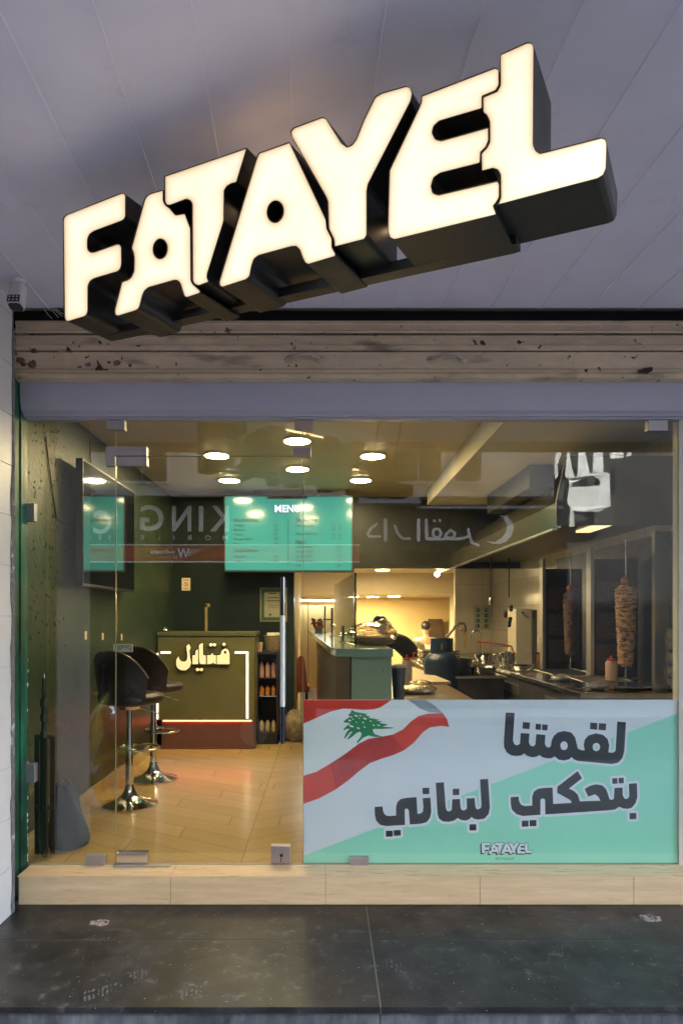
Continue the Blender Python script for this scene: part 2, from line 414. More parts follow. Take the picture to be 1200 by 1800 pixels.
# tiled kitchen wall
def tilemat(name, c, w, h, axis, rough=.18, grout=(.35, .31, .25)):
    m = bpy.data.materials.new(name); m.use_nodes = True; n = m.node_tree.nodes; L = m.node_tree.links; b = n['Principled BSDF']
    g = n.new('ShaderNodeNewGeometry'); sp = n.new('ShaderNodeSeparateXYZ'); L.new(g.outputs['Position'], sp.inputs[0])
    cb = n.new('ShaderNodeCombineXYZ'); L.new(sp.outputs[axis], cb.inputs[0]); L.new(sp.outputs[2], cb.inputs[1])
    br = n.new('ShaderNodeTexBrick'); L.new(cb.outputs[0], br.inputs[0]); br.offset = 0; br.inputs['Scale'].default_value = 1
    br.inputs['Brick Width'].default_value = w; br.inputs['Row Height'].default_value = h; br.inputs['Mortar Size'].default_value = .003; br.inputs['Mortar Smooth'].default_value = .2
    br.inputs['Color1'].default_value = c+(1,); br.inputs['Color2'].default_value = tuple(x*.93 for x in c)+(1,); br.inputs['Mortar'].default_value = grout+(1,)
    L.new(br.outputs[0], b.inputs['Base Color']); b.inputs['Roughness'].default_value = rough
    bp = n.new('ShaderNodeBump'); bp.inputs['Strength'].default_value = .5; bp.inputs['Distance'].default_value = .002; bp.invert = True; L.new(br.outputs[1], bp.inputs['Height']); L.new(bp.outputs[0], b.inputs['Normal'])
    return m
M_tile = tilemat('cream_glazed_tile', (.60, .55, .45), .2, .3, 1)
M_tile2 = tilemat('cream_glazed_tile_rear', (.60, .53, .40), .3, .6, 0, .35)
MB().box(XR, XR+.1, .06, 8.5, -.45, ZC).build('kitchen_wall', M_tile, SH)
MB().box(1.74, XR, 5.3, 5.4, -.45, 2.4).build('kitchen_wall', M_tile2, SH)
# rear hall (a step lower)
MB().box(-.46, -.347, YB+.12, 6.0, -.45, 2.1).build('hall_wall', M_cream, SH)
build_each(MB().box(-3, 3.1, 9.6, 9.7, -.45, 2.2).box(3.0, 3.1, 5.4, 9.6, -.45, 2.2).box(-3, -2.9, 6, 9.6, -.45, 2.2).box(-2.9, -.46, 5.9, 6, -.45, 2.2), 'hall_wall', M_cream, SH)
MB().box(2.25, 3.1, 5.4, 5.5, -.45, 2.4).build('hall_wall', M_cream, SH)
MB().box(-3, 3.1, YB+.1, 7.7, 2.1, 2.15).box(-3, 3.1, 7.7, 7.8, 1.744, 2.15).box(-3, 3.1, 7.8, 9.6, 1.744, 1.80).build('hall_ceiling', mat('cream_ceiling', (.56, .47, .31), .6, var=.05), SH)

# ------------------------------------------------------------ entrance step and stone platform
M_plank = mat('pale_oak_tile', (.70, .50, .29), .32, var=.12, vs=3, stretch=(1, 9, 9), col2=(.60, .42, .23), mix=(.45, .75), ms=4, rv=.08)
st = thing('entrance_step', (0, -.09, -.15), 'pale wood look tiled step under the glass front', 'step')
jx = [PX(x, -.18) for x in (30, 300, 572, 843, 1113, 1384)]
mb = MB(); mt = MB()
for i in range(5):
    mb.box(max(jx[i], -1.62)+.001, jx[i+1]-.001, -.18, -.17, -.15, -.004)
    mt.box(max(jx[i], -1.64)+.001, jx[i+1]-.001, -.18+.0, .02, -.003, .0)
MB().box(-1.62, 2.6, -.168, .02, -.15, -.004).build('step_core', M_concrete, st)
mb.build('riser_tiles', M_plank, st, bev=.0015); mt.build('tread_tiles', M_plank, st)
def granite():
    m = mat('black_granite', (.014, .0135, .014), .40, var=.35, vs=120, rv=.12, bump=.04, bs=9, spec=.33)
    n = m.node_tree.nodes; L = m.node_tree.links; b = n['Principled BSDF']; src = b.inputs['Base Color'].links[0].from_socket
    g = n.new('ShaderNodeNewGeometry')
    def dust(scale, lo, hi, col, prev, det=9, amt=1, stretch=(1, 1, 1)):
        mp = n.new('ShaderNodeMapping'); mp.inputs['Scale'].default_value = stretch; L.new(g.outputs['Position'], mp.inputs[0])
        t = n.new('ShaderNodeTexNoise'); t.inputs['Scale'].default_value = scale; t.inputs['Detail'].default_value = det; t.inputs['Roughness'].default_value = .68; L.new(mp.outputs[0], t.inputs[0])
        r = n.new('ShaderNodeValToRGB'); L.new(t.outputs[0], r.inputs[0]); r.color_ramp.elements[0].position = lo; r.color_ramp.elements[1].position = hi
        r.color_ramp.elements[1].color = (amt,)*3+(1,)
        mx = n.new('ShaderNodeMixRGB'); L.new(r.outputs[0], mx.inputs[0]); L.new(prev, mx.inputs[1]); mx.inputs[2].default_value = col+(1,); return mx.outputs[0], r.outputs[0]
    o1, a1 = dust(3.2, .44, .78, (.055, .054, .060), src, amt=.75)
    o2, a2 = dust(13, .57, .70, (.17, .165, .165), o1, amt=.5)
    o3, a3 = dust(70, .72, .75, (.42, .40, .37), o2, det=2)
    L.new(o3, b.inputs['Base Color']); return m
M_gran = granite()
pl = thing('stone_platform', (0, -.65, -.34), 'black polished granite platform in front of the shop step', 'platform')
xs = PX(643, -.18)
mb = MB()
for x0, x1 in ((-3.4, xs), (xs, 2.6)):
    mb.box(x0+.0022, x1-.0022, -.573+.0015, -.19, -.175, -.15)
    mb.box(x0+.0022, x1-.0022, -1.13, -.573-.0015, -.175, -.15)
mb.build('stone_slab', M_gran, pl, bev=.002)
MB().box(-3.4, 2.6, -1.125, -.19, -.178, -.1515).build('joint_bed', mat('pale_grout', (.17, .165, .16), .9), pl)
M_wet = mat('weathered_dark_stone', (.06, .065, .075), .4, var=.5, vs=7, stretch=(1, 1, .3), col2=(.20, .21, .22), mix=(.45, .75), ms=9, bump=.3)
mb = MB()
for x0, x1 in ((-3.4, PX(668, -1.11)), (PX(668, -1.11), 2.6)): mb.box(x0+.001, x1-.001, -1.115, -.19, -.34, -.180)
mb.build('front_face', M_wet, pl, bev=.004)
M_scuff = mat('dry_dust_scuff', (.12, .115, .112), .9, var=.3, vs=60)
rgs = random.Random(12); mb = MB()
for (px0, py0, n_, ang, ln) in ((185, 1742, 9, .35, 70), (345, 1740, 6, .5, 50), (700, 1700, 5, -.3, 40), (250, 1712, 6, .4, 40), (980, 1670, 4, .2, 30)):
    for i in range(n_):
        for j in range(4):
            px = px0+(i/n_-.5)*ln+rgs.uniform(-1, 1); py = py0-(i/n_-.5)*ln*ang*.8+(j-1.5)*4.4; d = F*1.53/(py-VY)
            c = Vector(((px-VX)*d/F, CY+d, -.1494)); s_ = rgs.uniform(.002, .006); k = len(mb.v)
            if rgs.random() < .7: mb.add([c+Vector((s_*1.2*math.cos(a), s_*math.sin(a)*2.2, 0)) for a in (0, 1.05, 2.1, 3.14, 4.2, 5.2)], [(0, 1, 2, 3, 4, 5)])
mb.build('footprint_dust', M_scuff, pl)
mb = MB()
for i in range(70):
    px, py = rgs.uniform(20, 1190), 1600+160*rgs.random()**.8; d = F*1.53/(py-VY); c = Vector(((px-VX)*d/F, CY+d, -.1498)); s_ = rgs.uniform(.0009, .0024)
    mb.ell(c, s_*rgs.uniform(.8, 1.8), s_, s_*.5, 6, 4)
mb.build('grit', mat('pale_grit', (.42, .40, .37), .9, var=.3, vs=90), pl)
# patched bolt holes in the granite
M_patch = mat('old_cement_patch', (.33, .28, .24), .9, var=.5, vs=40, bump=1.2, bs=90, col2=(.05, .04, .04), mix=(.5, .6), ms=45)
for (px, py, s) in ((175, 1622, 1), (1140, 1614, 1.15)):
    d = F*1.53/(py-VY); c = Vector(((px-VX)*d/F, CY+d, -.1495)); mb = MB()
    vs = [c+Vector((0, 0, .003))]; n = 22
    for ring, rr in ((0, .4), (1, .75), (2, 1)):
        for j in range(n):
            a = 2*PI*j/n; q = rr*(1+random.uniform(-.2, .2)); vs.append(c+Vector((.050*s*q*math.cos(a), .036*s*q*math.sin(a), (.005, .003, 0)[ring]+random.uniform(0, .003)*(ring < 2))))
    fs = [(0, 1+j, 1+(j+1) % n) for j in range(n)]
    for r_ in (0, 1): fs += [(1+r_*n+j, 1+(r_+1)*n+j, 1+(r_+1)*n+(j+1) % n, 1+r_*n+(j+1) % n) for j in range(n)]
    mb.add(vs, fs).build('cement_patch', M_patch, pl, smooth=True)

# ------------------------------------------------------------ roller shutter (rolled up)
def rust_mat():
    m = mat('chipped_cream_paint', (.62, .48, .32), .5, var=.16, vs=4, bump=.25, bs=60, col2=(.44, .35, .25), mix=(.45, .8), ms=3, stretch=(1, 1, 3))
    n = m.node_tree.nodes; L = m.node_tree.links; b = n['Principled BSDF']; src = b.inputs['Base Color'].links[0].from_socket
    g = n.new('ShaderNodeNewGeometry')
    for sc, lo, hi, col, st in ((7, .69, .70, (.10, .085, .075), (1, 1, 2.0)), (22, .67, .69, (.055, .028, .018), (1, 1, 1)), (2.1, .60, .72, (.16, .10, .065), (1, 1, 4))):
        mp = n.new('ShaderNodeMapping'); mp.inputs['Scale'].default_value = st; mp.inputs['Location'].default_value = (sc, 0, 0); L.new(g.outputs['Position'], mp.inputs[0])
        t = n.new('ShaderNodeTexNoise'); t.inputs['Scale'].default_value = sc; t.inputs['Detail'].default_value = 5; L.new(mp.outputs[0], t.inputs[0])
        r = n.new('ShaderNodeValToRGB'); L.new(t.outputs[0], r.inputs[0]); r.color_ramp.elements[0].position = lo; r.color_ramp.elements[1].position = hi
        mx = n.new('ShaderNodeMixRGB'); L.new(r.outputs[0], mx.inputs[0]); L.new(src, mx.inputs[1]); mx.inputs[2].default_value = col+(1,); src = mx.outputs[0]
    L.new(src, b.inputs['Base Color']); return m
M_shut = rust_mat()
rs = thing('roller_shutter', (.3, -.14, 2.645), 'rolled up cream metal shutter with chipped rusty paint above the glass front', 'shutter')
X0, X1 = -1.652, 2.35
def slat(name, prof, m=M_shut):
    MB().prism(prof, lambda p: (X0, p[0], p[1]), lambda p: (X1, p[0], p[1])).build(name, m, rs, smooth=True, auto=25)
def z_(y): return PZ(y, -.15)
slat('slat', [(-.06, z_(563)), (-.145, z_(563)), (-.150, z_(568)), (-.142, z_(570)), (-.142, z_(579)), (-.155, z_(582)), (-.152, z_(585)), (-.06, z_(585))])
slat('slat', [(-.06, z_(589)), (-.148, z_(589)), (-.154, z_(591.5)), (-.145, z_(593)), (-.145, z_(605)), (-.156, z_(608)), (-.156, z_(613)), (-.148, z_(616)), (-.06, z_(616))])
slat('bottom_rail', [(-.06, z_(619.5)), (-.155, z_(619.5)), (-.155, z_(650)), (-.165, z_(651)), (-.165, z_(653)), (-.15, z_(655)), (-.158, z_(659)), (-.15, z_(664)), (-.13, z_(667)), (-.06, z_(667))])
MB().box(X0, X1, -.162, -.08, z_(652)-.001, z_(651)+.004).build('rail_flange', mat('grimy_edge', (.13, .11, .09), .6, var=.4, vs=30), rs)
# ribbing of the slats' bands
mb = MB(); x = X0+.01
while x < X1:
    for ya, yb, yy in ((571, 578, -.1435), (594, 604.5, -.1465)):
        mb.box(x, x+.0045, yy, yy+.003, z_(yb), z_(ya))
    x += .0105
mb.build('ribbing', M_shut, rs)
for hx in (535, 787):
    xa, xb, z0 = PX(hx-27, -.18), PX(hx+27, -.18), z_(629)
    h = MB().tube([(xa, -.165, z0-.01), (xa+.03, -.185, z0-.004), (xa+.05, -.195, z0+.004), (xb-.05, -.195, z0+.004), (xb-.03, -.185, z0-.004), (xb, -.165, z0-.01)], .009, 8)
    for q in (xa, xb): h.ell((q, -.158, z0-.012), .030, .008, .020, 12, 6)
    h.build('handle', mat('old_handle_metal', (.42, .35, .27), .4, .2, var=.15, vs=30), rs, smooth=True)
mb = MB().box(PX(103, -.16), PX(114, -.16), -.162, -.155, z_(648), z_(618.8))
for yy in (624, 631, 638, 645): mb.lathe((PX(108.5, -.16), -.162, z_(yy)), [(.006, -.004), (.006, .002)], 10, ax='y')
mb.build('joint_strip', M_shut, rs)
M_rust = mat('dark_rust', (.06, .022, .013), .9, var=.4, vs=40, bump=.6)
mb = MB().prism([(170, 631), (176, 640), (182, 648), (191, 649), (191, 651), (167, 651), (168, 647), (172, 644)], lambda p: P(p[0], p[1], -.166), lambda p: P(p[0], p[1], -.158))
mb.prism([(1120, 653), (1131, 647), (1146, 645), (1146, 652), (1138, 656), (1122, 656)], lambda p: P(p[0], p[1], -.175), lambda p: P(p[0], p[1], -.158))
build_each(mb, 'locking_lug', M_rust, rs)
mb = MB()
for (px, py, sx, sy) in ((36, 633, 13, 6), (57, 640, 12, 8), (42, 640, 8, 5), (28, 622, 6, 3), (60, 617, 8, 5), (156, 641, 8, 4), (206, 638, 11, 6), (192, 637, 5, 3), (229, 642, 4, 4), (140, 645, 6, 2), (277, 645, 3, 2), (310, 640, 2, 5)):
    c = P(px, py, -.1555); n = 16; sx *= .8
    vs = [c+Vector((sx*.00304*math.cos(2*PI*j/n)*random.uniform(.6, 1.15), 0, sy*.00304*math.sin(2*PI*j/n)*random.uniform(.6, 1.15))) for j in range(n)]
    mb.add([v+Vector((0, -.0006-.0001*random.random(), 0)) for v in vs], [tuple(range(n))])
mb.build('rust_stain', mat('rust_brown_stain', (.115, .068, .045), .9, var=.6, vs=40, col2=(.22, .17, .13), mix=(.45, .6), ms=35), rs)

# ------------------------------------------------------------ glass front
gf = thing('glass_front', (0.2, 0, 0), 'frameless fixed glazing of the shopfront with metal clamps around the door', 'window')
GT = 2.466
def pane(name, xa, xb, za, zb, parent, y0=-.005, y1=.005):
    return MB().box(PX(xa, 0), PX(xb, 0), y0, y1, za, zb).build(name, M_glass, parent)
pane('pane', 45.5, 203.5, .002, GT, gf); pane('pane', 205, 532, PZ(801.5, 0), GT, gf); pane('pane', 533.5, 1191, .002, GT, gf)
M_edge = mat('green_glass_edge', (.30, .30, .14), .15, .3, var=.15, vs=6)
MB().box(PX(203.5, 0), PX(203.5, 0)+.0035, -.005, .005, .002, GT).build('pane_edge', M_edge, gf)
MB().box(PX(532.3, 0), PX(532.3, 0)+.003, -.005, .005, .002, GT).build('pane_edge', M_edge, gf)
MB().box(PX(205, 0), PX(532, 0), -.005, .005, PZ(802.3, 0), PZ(801.5, 0)).build('pane_edge', M_edge, gf)
def clamp(px0, px1, py0, py1, parent, m=M_alu, name='clamp', y=.022):
    a, b = P(px0, py1, -y), P(px1, py0, -y)
    return MB().box(a.x, b.x, -y, y, a.z, b.z).build(name, m, parent, bev=.0025)
for q in ((187.5, 219, 738, 755), (518.5, 550.5, 738, 755.5), (1138.5, 1173, 738, 757), (150, 184, 1504.5, 1521), (615, 648, 1507, 1522), (45, 60.5, 884.5, 916), (45, 61.5, 1343, 1376), (515.5, 546.5, 786, 802)): clamp(*q, gf)
hg = MB()
a, b = P(185.5, 784.5, -.022), P(257.5, 801, -.022); hg.box(a.x, b.x, -.022, .022, b.z, a.z)
c = P(202.5, 818.5, -.022); hg.box(a.x, c.x, -.022, .022, c.z, b.z+.0005)
hg.build('hinge_plate', M_alu, gf, bev=.002)
# silicone / rubber line at the foot of the glass
MB().box(PX(45, 0), PX(1191, 0), -.008, .008, 0, .004).build('sealant', mat('grey_silicone', (.25, .23, .18), .5), gf)
door = thing('glass_door', (PX(368, 0), 0, 0), 'frameless glass door with long steel pull handle', 'door')
pane('pane', 205.8, 531, .012, PZ(803.2, 0), door)
clamp(204, 258, 802.2, 818.5, door, name='hinge', y=.024)
clamp(205, 259, 1499, 1518, door, name='hinge', m=mat('polished_hinge', (.6, .58, .56), .18, .9, var=.05))
clamp(476, 510, 1487, 1518, door, name='lock')
MB().lathe((PX(494.5, -.03), -.03, PZ(1504, -.03)), [(.009, 0), (.009, .008)], 16, ax='y').box(PX(493.5, -.03)-.001, PX(493.5, -.03)+.003, -.031, -.022, PZ(1512, 0), PZ(1505, 0)).build('keyhole', M_black_plastic, door)
hx = PX(496.5, -.06)
MB().tube([(hx, -.06, PZ(1306, -.06)), (hx, -.06, PZ(1015, -.06))], .0135, 20).build('handle', mat('satin_handle', (.80, .77, .72), .42, .35, var=.03), door, smooth=True)
mb = MB()
for za, zb in ((1306.5, 1242), (1082, 1014.5)): mb.tube([(hx, -.06, PZ(za, -.06)), (hx, -.06, PZ(zb, -.06))], .0141, 20)
build_each(mb, 'handle_sleeve', mat('dark_polished_steel', (.12, .12, .14), .08, 1), door, smooth=True)
mb = MB()
for zz in (1270, 1050): mb.tube([(hx, -.06, PZ(zz, -.06)), (hx, .0, PZ(zz, -.06))], .009, 12)
build_each(mb, 'handle_mount', M_steel, door, smooth=True)
fp = MB().box(PX(201, -.03), PX(300, -.03), -.05, -.015, .0005, .008).build('floor_pivot', M_steel, bev=.002)
tag(fp, 'worn steel floor pivot plate at the foot of the door hinge', 'floor plate')

# ------------------------------------------------------------ banner behind the right pane
YBN = .0075
def bp(k): return lambda p: P(p[0], p[1], YBN-k*.0003)
M_bn = mat('banner_lavender', (.80, .80, .90), .42, var=.02)
M_bt = mat('banner_mint', (.36, .78, .64), .45, var=.02)
M_br = mat('banner_red', (.80, .055, .03), .45, var=.12, vs=5)
M_bw = mat('banner_white', (.90, .90, .93), .45, var=.05, vs=4)
M_bg = mat('banner_cedar_green', (.008, .27, .085), .45, var=.08)
M_bk = mat('banner_charcoal', (.022, .024, .026), .4, var=.1)
M_bo = mat('banner_text_outline', (.82, .80, .92), .45, var=.02)
M_sh = mat('banner_fold_grey', (.36, .40, .50), .45, var=.05)
bn = thing('banner', (PX(864, 0), .01, 0), 'printed mint and lavender banner with waving flag and bold Arabic slogan', 'banner')
BX0, BX1, BY0, BY1 = 533.5, 1191, 1230, 1521.5
MB().prism([(BX0, BY0), (BX1, BY0), (BX1, BY1), (BX0, BY1)], bp(0), lambda p: P(p[0], p[1], YBN+.002)).build('sheet', M_bn, bn)
dl = lambda x: 1505 - (x-531)*255/669
MB().add([bp(1)(p) for p in ((BX0, dl(BX0)), (BX1, dl(BX1)), (BX1, BY1), (BX0, BY1))], [(0, 1, 2, 3)]).build('mint_field', M_bt, bn)
C1 = lambda pts: crop(530, 1220, 4, pts)
up = [(14, 42), (630, 42), (590, 70), (550, 95), (500, 108), (430, 112), (350, 105), (290, 103), (200, 125), (110, 165), (14, 207)]
lo_top = [(14, 574), (100, 548), (200, 490), (300, 425), (400, 350), (470, 315), (560, 300), (640, 285), (710, 250), (770, 190), (820, 155), (890, 137), (990, 134)]
lo = lo_top+[(1020, 175), (1037, 232), (980, 224), (900, 235), (850, 270), (790, 340), (720, 395), (640, 430), (560, 455), (480, 485), (400, 545), (330, 605), (240, 670), (120, 735), (14, 772)]
wht = [(14, 207), (110, 165), (200, 125), (290, 103), (350, 105), (430, 112), (500, 108), (550, 95), (590, 70), (630, 42), (870, 42), (935, 82), (990, 134)]+lo_top[::-1][1:]
flat(MB(), tris(C1(wht)), bp(2)).build('flag_white', M_bw, bn)
flat(MB(), tris(C1([(745, 42), (870, 42), (935, 82), (990, 134), (900, 128), (835, 105), (790, 70)])), bp(3)).build('flag_fold', M_sh, bn)
MB().add([], [])
mb = MB(); flat(mb, tris(C1(up)), bp(3)); flat(mb, tris(C1(lo)), bp(3)); mb.build('flag_red', M_br, bn)
flat(MB(), tris(C1([(200, 490), (245, 665), (330, 605), (400, 545), (480, 485), (560, 455), (640, 430), (715, 397), (640, 285), (560, 300), (470, 315), (400, 350), (300, 425)])), bp(3.5)).build('flag_red_fold', mat('banner_red_fold', (.58, .035, .025), .45, var=.25, vs=6), bn)
cedar = [(352, 110), (375, 125), (462, 140), (450, 149), (482, 158), (468, 166), (542, 180), (528, 187), (568, 193), (545, 202), (607, 213), (590, 222), (568, 230), (643, 235), (640, 241), (560, 246), (505, 245), (500, 262), (515, 282), (570, 300), (520, 302), (470, 292), (432, 307), (390, 348), (388, 335), (415, 300), (422, 275), (405, 265), (380, 278), (352, 303), (320, 323), (322, 313), (345, 280), (358, 264), (342, 266), (303, 315), (297, 308), (318, 265), (338, 246), (320, 243), (296, 255), (293, 248), (318, 222), (343, 210), (330, 202), (293, 200), (302, 185), (332, 165), (345, 155), (322, 153), (342, 132)]
flat(MB(), tris(C1(cedar)), bp(3)).build('cedar', M_bg, bn)
mb = MB()
for (x, y, a, b_) in ((383, 153, 12, 5), (412, 152, 7, 4), (350, 163, 7, 4), (338, 186, 11, 6), (445, 173, 13, 6), (484, 190, 8, 4), (404, 170, 5, 3), (350, 226, 17, 7), (398, 240, 12, 5), (442, 233, 8, 4), (506, 220, 9, 4), (540, 220, 11, 4), (432, 200, 8, 4), (360, 177, 6, 4), (385, 198, 5, 3)):
    flat(mb, [C1(ellipse(x, y, a, b_, 12, .3))], bp(4))
mb.build('cedar_gap', M_bw, bn)
def sq(x0, y0, x1, y1, k=-.03):
    w = x1-x0; h = y1-y0; return [(x0, y0), (x1, y0+w*k), (x1-h*k*0, y1+w*k), (x0, y1)]
W1 = [(78, 75), (145, 78), (133, 290), (145, 315), (165, 322), (185, 310), (190, 230), (257, 233), (252, 300), (265, 325), (285, 330), (300, 318), (308, 238), (377, 243), (372, 310), (385, 335), (405, 338), (418, 325), (422, 290), (440, 250), (470, 225), (520, 214), (570, 225), (600, 260), (612, 310), (620, 345), (645, 358), (672, 360), (665, 320), (672, 280), (700, 248), (755, 232), (810, 243), (845, 275), (857, 320), (850, 375), (885, 378), (905, 362), (917, 143), (983, 148), (970, 370), (955, 420), (925, 452), (880, 463), (620, 440), (590, 428), (575, 410), (555, 428), (515, 437), (475, 430), (447, 405), (420, 420), (385, 420), (350, 410), (333, 395), (310, 408), (275, 412), (240, 402), (217, 383), (195, 398), (160, 403), (120, 398), (85, 375), (65, 335), (64, 290)]
H1 = [ellipse(517, 325, 28, 33), ellipse(760, 335, 28, 31)]
D1 = [[(207, 147), (261, 151), (257, 200), (204, 196)], [(304, 159), (345, 162), (341, 206), (301, 203)], [(353, 164), (395, 167), (391, 210), (350, 207)], [(714, 150), (768, 154), (766, 205), (711, 200)], [(779, 155), (834, 159), (831, 210), (776, 205)]]
W2 = [(75, 272), (137, 268), (140, 300), (155, 330), (185, 342), (243, 338), (243, 270), (255, 230), (285, 208), (330, 200), (402, 197), (407, 325), (552, 317), (540, 295), (437, 238), (440, 190), (598, 68), (632, 125), (530, 205), (570, 225), (600, 255), (615, 305), (775, 300), (760, 270), (735, 250), (680, 268), (652, 208), (690, 185), (740, 172), (790, 180), (820, 210), (835, 250), (845, 285), (860, 294), (880, 285), (885, 200), (948, 197), (950, 260), (965, 285), (985, 285), (1000, 268), (997, 167), (1060, 163), (1064, 270), (1050, 320), (1020, 355), (985, 364), (950, 360), (922, 347), (890, 368), (840, 375), (345, 408), (343, 290), (325, 282), (308, 290), (307, 410), (170, 420), (120, 405), (85, 370), (76, 330)]
D2 = [sq(162, 456, 214, 504), sq(223, 452, 276, 500), sq(868, 125, 908, 168), sq(917, 122, 957, 165), sq(1003, 397, 1055, 445)]
W3 = [(90, 292), (160, 287), (165, 330), (180, 360), (210, 372), (278, 368), (278, 290), (290, 250), (320, 222), (370, 212), (458, 206), (467, 352), (495, 350), (513, 335), (518, 290), (512, 215), (580, 211), (588, 330), (578, 385), (550, 425), (500, 440), (400, 447), (390, 320), (372, 305), (355, 315), (357, 450), (190, 461), (140, 450), (105, 415), (92, 360)]
W4 = [(627, 80), (698, 75), (715, 300), (725, 325), (745, 332), (768, 318), (772, 225), (840, 222), (845, 295), (855, 320), (880, 322), (900, 305), (898, 217), (968, 214), (975, 290), (985, 312), (1005, 312), (1025, 298), (1028, 270), (1015, 50), (1087, 45), (1102, 300), (1090, 355), (1055, 395), (1000, 404), (965, 398), (942, 380), (915, 405), (880, 413), (845, 405), (820, 388), (790, 412), (740, 424), (690, 420), (655, 395), (642, 350)]
D3 = [sq(190, 502, 249, 555), sq(259, 497, 320, 546), sq(511, 125, 571, 181), sq(776, 133, 834, 189), sq(923, 445, 983, 500)]
words = [((870, 1235, 4.2857), [W1], H1, D1), ((880, 1340, 4.4444), [W2], [], D2), ((640, 1360, 5), [W3, W4], [], D3)]
for (ox, oy, s), ws, hs, ds in words:
    fill = []; rim = []
    for wv in ws:
        q = crop(ox, oy, s, wv); h2 = [crop(ox, oy, s, h) for h in hs]
        fill += tris(q, h2); loops = [q]+h2
        for l in loops: rim += [capsule(l[i-1], l[i], 4.2, 6) for i in range(len(l))]
    for dv in ds:
        q = crop(ox, oy, s, dv); fill.append(q); rim += [capsule(q[i-1], q[i], 4.2, 6) for i in range(4)]
    flat(MB(), rim+fill, bp(5)).build('slogan_outline', M_bo, bn)
    mb = MB()
    for t in fill: mb.add([bp(6)(p) for p in t], [tuple(range(len(t)))])
    mb.build('slogan', M_bk, bn)

# ------------------------------------------------------------ the FATAYEL sign
A = lambda p: crop(100, 320, 6.43, p)
B = lambda p: crop(190, 240, 4.2857, p)
C = lambda p: crop(380, 180, 3.3333, p)
D = lambda p: crop(640, 60, 2.609, p)
LET = [
 (A([(75, 440), (85, 395), (115, 370), (735, 125), (768, 130), (787, 160), (787, 390), (770, 425), (740, 445), (430, 560), (380, 595), (357, 650), (357, 740), (365, 775), (390, 795), (430, 790), (685, 700), (722, 708), (740, 745), (742, 930), (730, 980), (700, 1015), (430, 1095), (385, 1125), (362, 1180), (362, 1450), (350, 1500), (320, 1525), (135, 1580), (105, 1570), (88, 1530)]), None),
 (B([(50, 1310), (105, 1095), (150, 1080), (175, 1060), (195, 1015), (198, 920), (190, 870), (177, 840), (275, 480), (290, 450), (320, 430), (421, 402), (422, 490), (440, 523), (470, 542), (488, 565), (510, 592), (583, 580), (627, 695), (630, 1085), (642, 1112), (695, 1160), (703, 1176), (690, 1185), (600, 1215), (580, 1210), (570, 1190), (545, 1110), (530, 1088), (505, 1085), (310, 1140), (280, 1165), (265, 1200), (248, 1270), (235, 1300), (210, 1315), (80, 1355), (55, 1345)]), B(ellipse(396, 848, 50, 73, 24, .1))),
 (B([(427, 300), (1052, 85), (972, 350), (935, 357), (900, 378), (880, 410), (877, 640), (752, 1040), (752, 1070), (765, 1098), (685, 1128), (650, 1112), (637, 1085), (634, 510), (622, 485), (595, 475), (470, 522), (443, 518), (428, 490)]), None),
 (C([(250, 298), (432, 234), (646, 690), (651, 742), (681, 802), (681, 852), (703, 893), (698, 905), (540, 952), (520, 940), (505, 910), (490, 865), (470, 845), (440, 848), (250, 900), (225, 920), (210, 965), (200, 1020), (180, 1040), (40, 1085), (20, 1075), (18, 1050), (235, 335)]), C(ellipse(348, 642, 45, 62, 24, .15))),
 ([(511.4, 231), (516.5, 225), (566, 206.4), (573.5, 208.5), (578, 216), (600.5, 252), (609.5, 258.6), (618.5, 255), (626, 244.5), (640, 209.5), (659, 171), (670.7, 164), (712.8, 152), (721, 154), (725, 165.4), (722.4, 179), (647.7, 324.5), (645.5, 336), (645.5, 414), (641, 421.5), (588, 435), (586.5, 420), (577.5, 402), (576, 354), (573, 346.5), (512.4, 240)], None),
 (D([(262, 285), (600, 155), (618, 165), (619, 235), (604, 262), (541, 288), (541, 344), (345, 402), (320, 425), (313, 455), (325, 482), (350, 490), (570, 428), (571, 490), (559, 520), (534, 545), (532, 594), (350, 640), (320, 660), (308, 700), (315, 730), (340, 738), (610, 674), (620, 690), (620, 750), (606, 775), (592, 790), (607, 830), (140, 945), (118, 935), (107, 905), (115, 625), (250, 340), (262, 310)]), None),
 (D([(622, 95), (745, 40), (768, 42), (778, 60), (775, 510), (785, 535), (805, 548), (1085, 476), (1105, 482), (1112, 510), (1108, 620), (1095, 650), (1070, 665), (600, 789), (615, 775), (625, 750), (624, 645), (612, 625), (590, 618), (538, 632), (535, 548), (562, 520), (574, 495), (574, 400), (560, 372), (544, 362), (543, 290), (608, 263), (623, 235)]), None)]
SD = 2.49; SX = (113-VX)/F*SD; TH = math.radians(29.4)
SN = Vector((math.sin(TH), math.cos(TH), 0))
def spt(p, t=0):
    a = (p[0]-VX)/F; d = (SN.x*SX+SN.y*SD)/(SN.x*a+SN.y)
    return Vector((a*d, CY+d, CZ+(VY-p[1])*d/F))+SN*t
M_can = mat('letter_can_black', (.022, .019, .016), .38, var=.15, vs=8, rv=.08)
FE = 1.0
def segd(p, a, b):
    ax, ay, bx, by = a[0], a[1], b[0]-a[0], b[1]-a[1]; l2 = bx*bx+by*by
    t = 0 if l2 == 0 else max(0, min(1, ((p[0]-ax)*bx+(p[1]-ay)*by)/l2)); return math.hypot(p[0]-ax-t*bx, p[1]-ay-t*by)
def inside(p, poly):
    c = False; n = len(poly)
    for i in range(n):
        (x1, y1), (x2, y2) = poly[i-1][:2], poly[i][:2]
        if (y1 > p[1]) != (y2 > p[1]) and p[0] < (x2-x1)*(p[1]-y1)/(y2-y1)+x1: c = not c
    return c
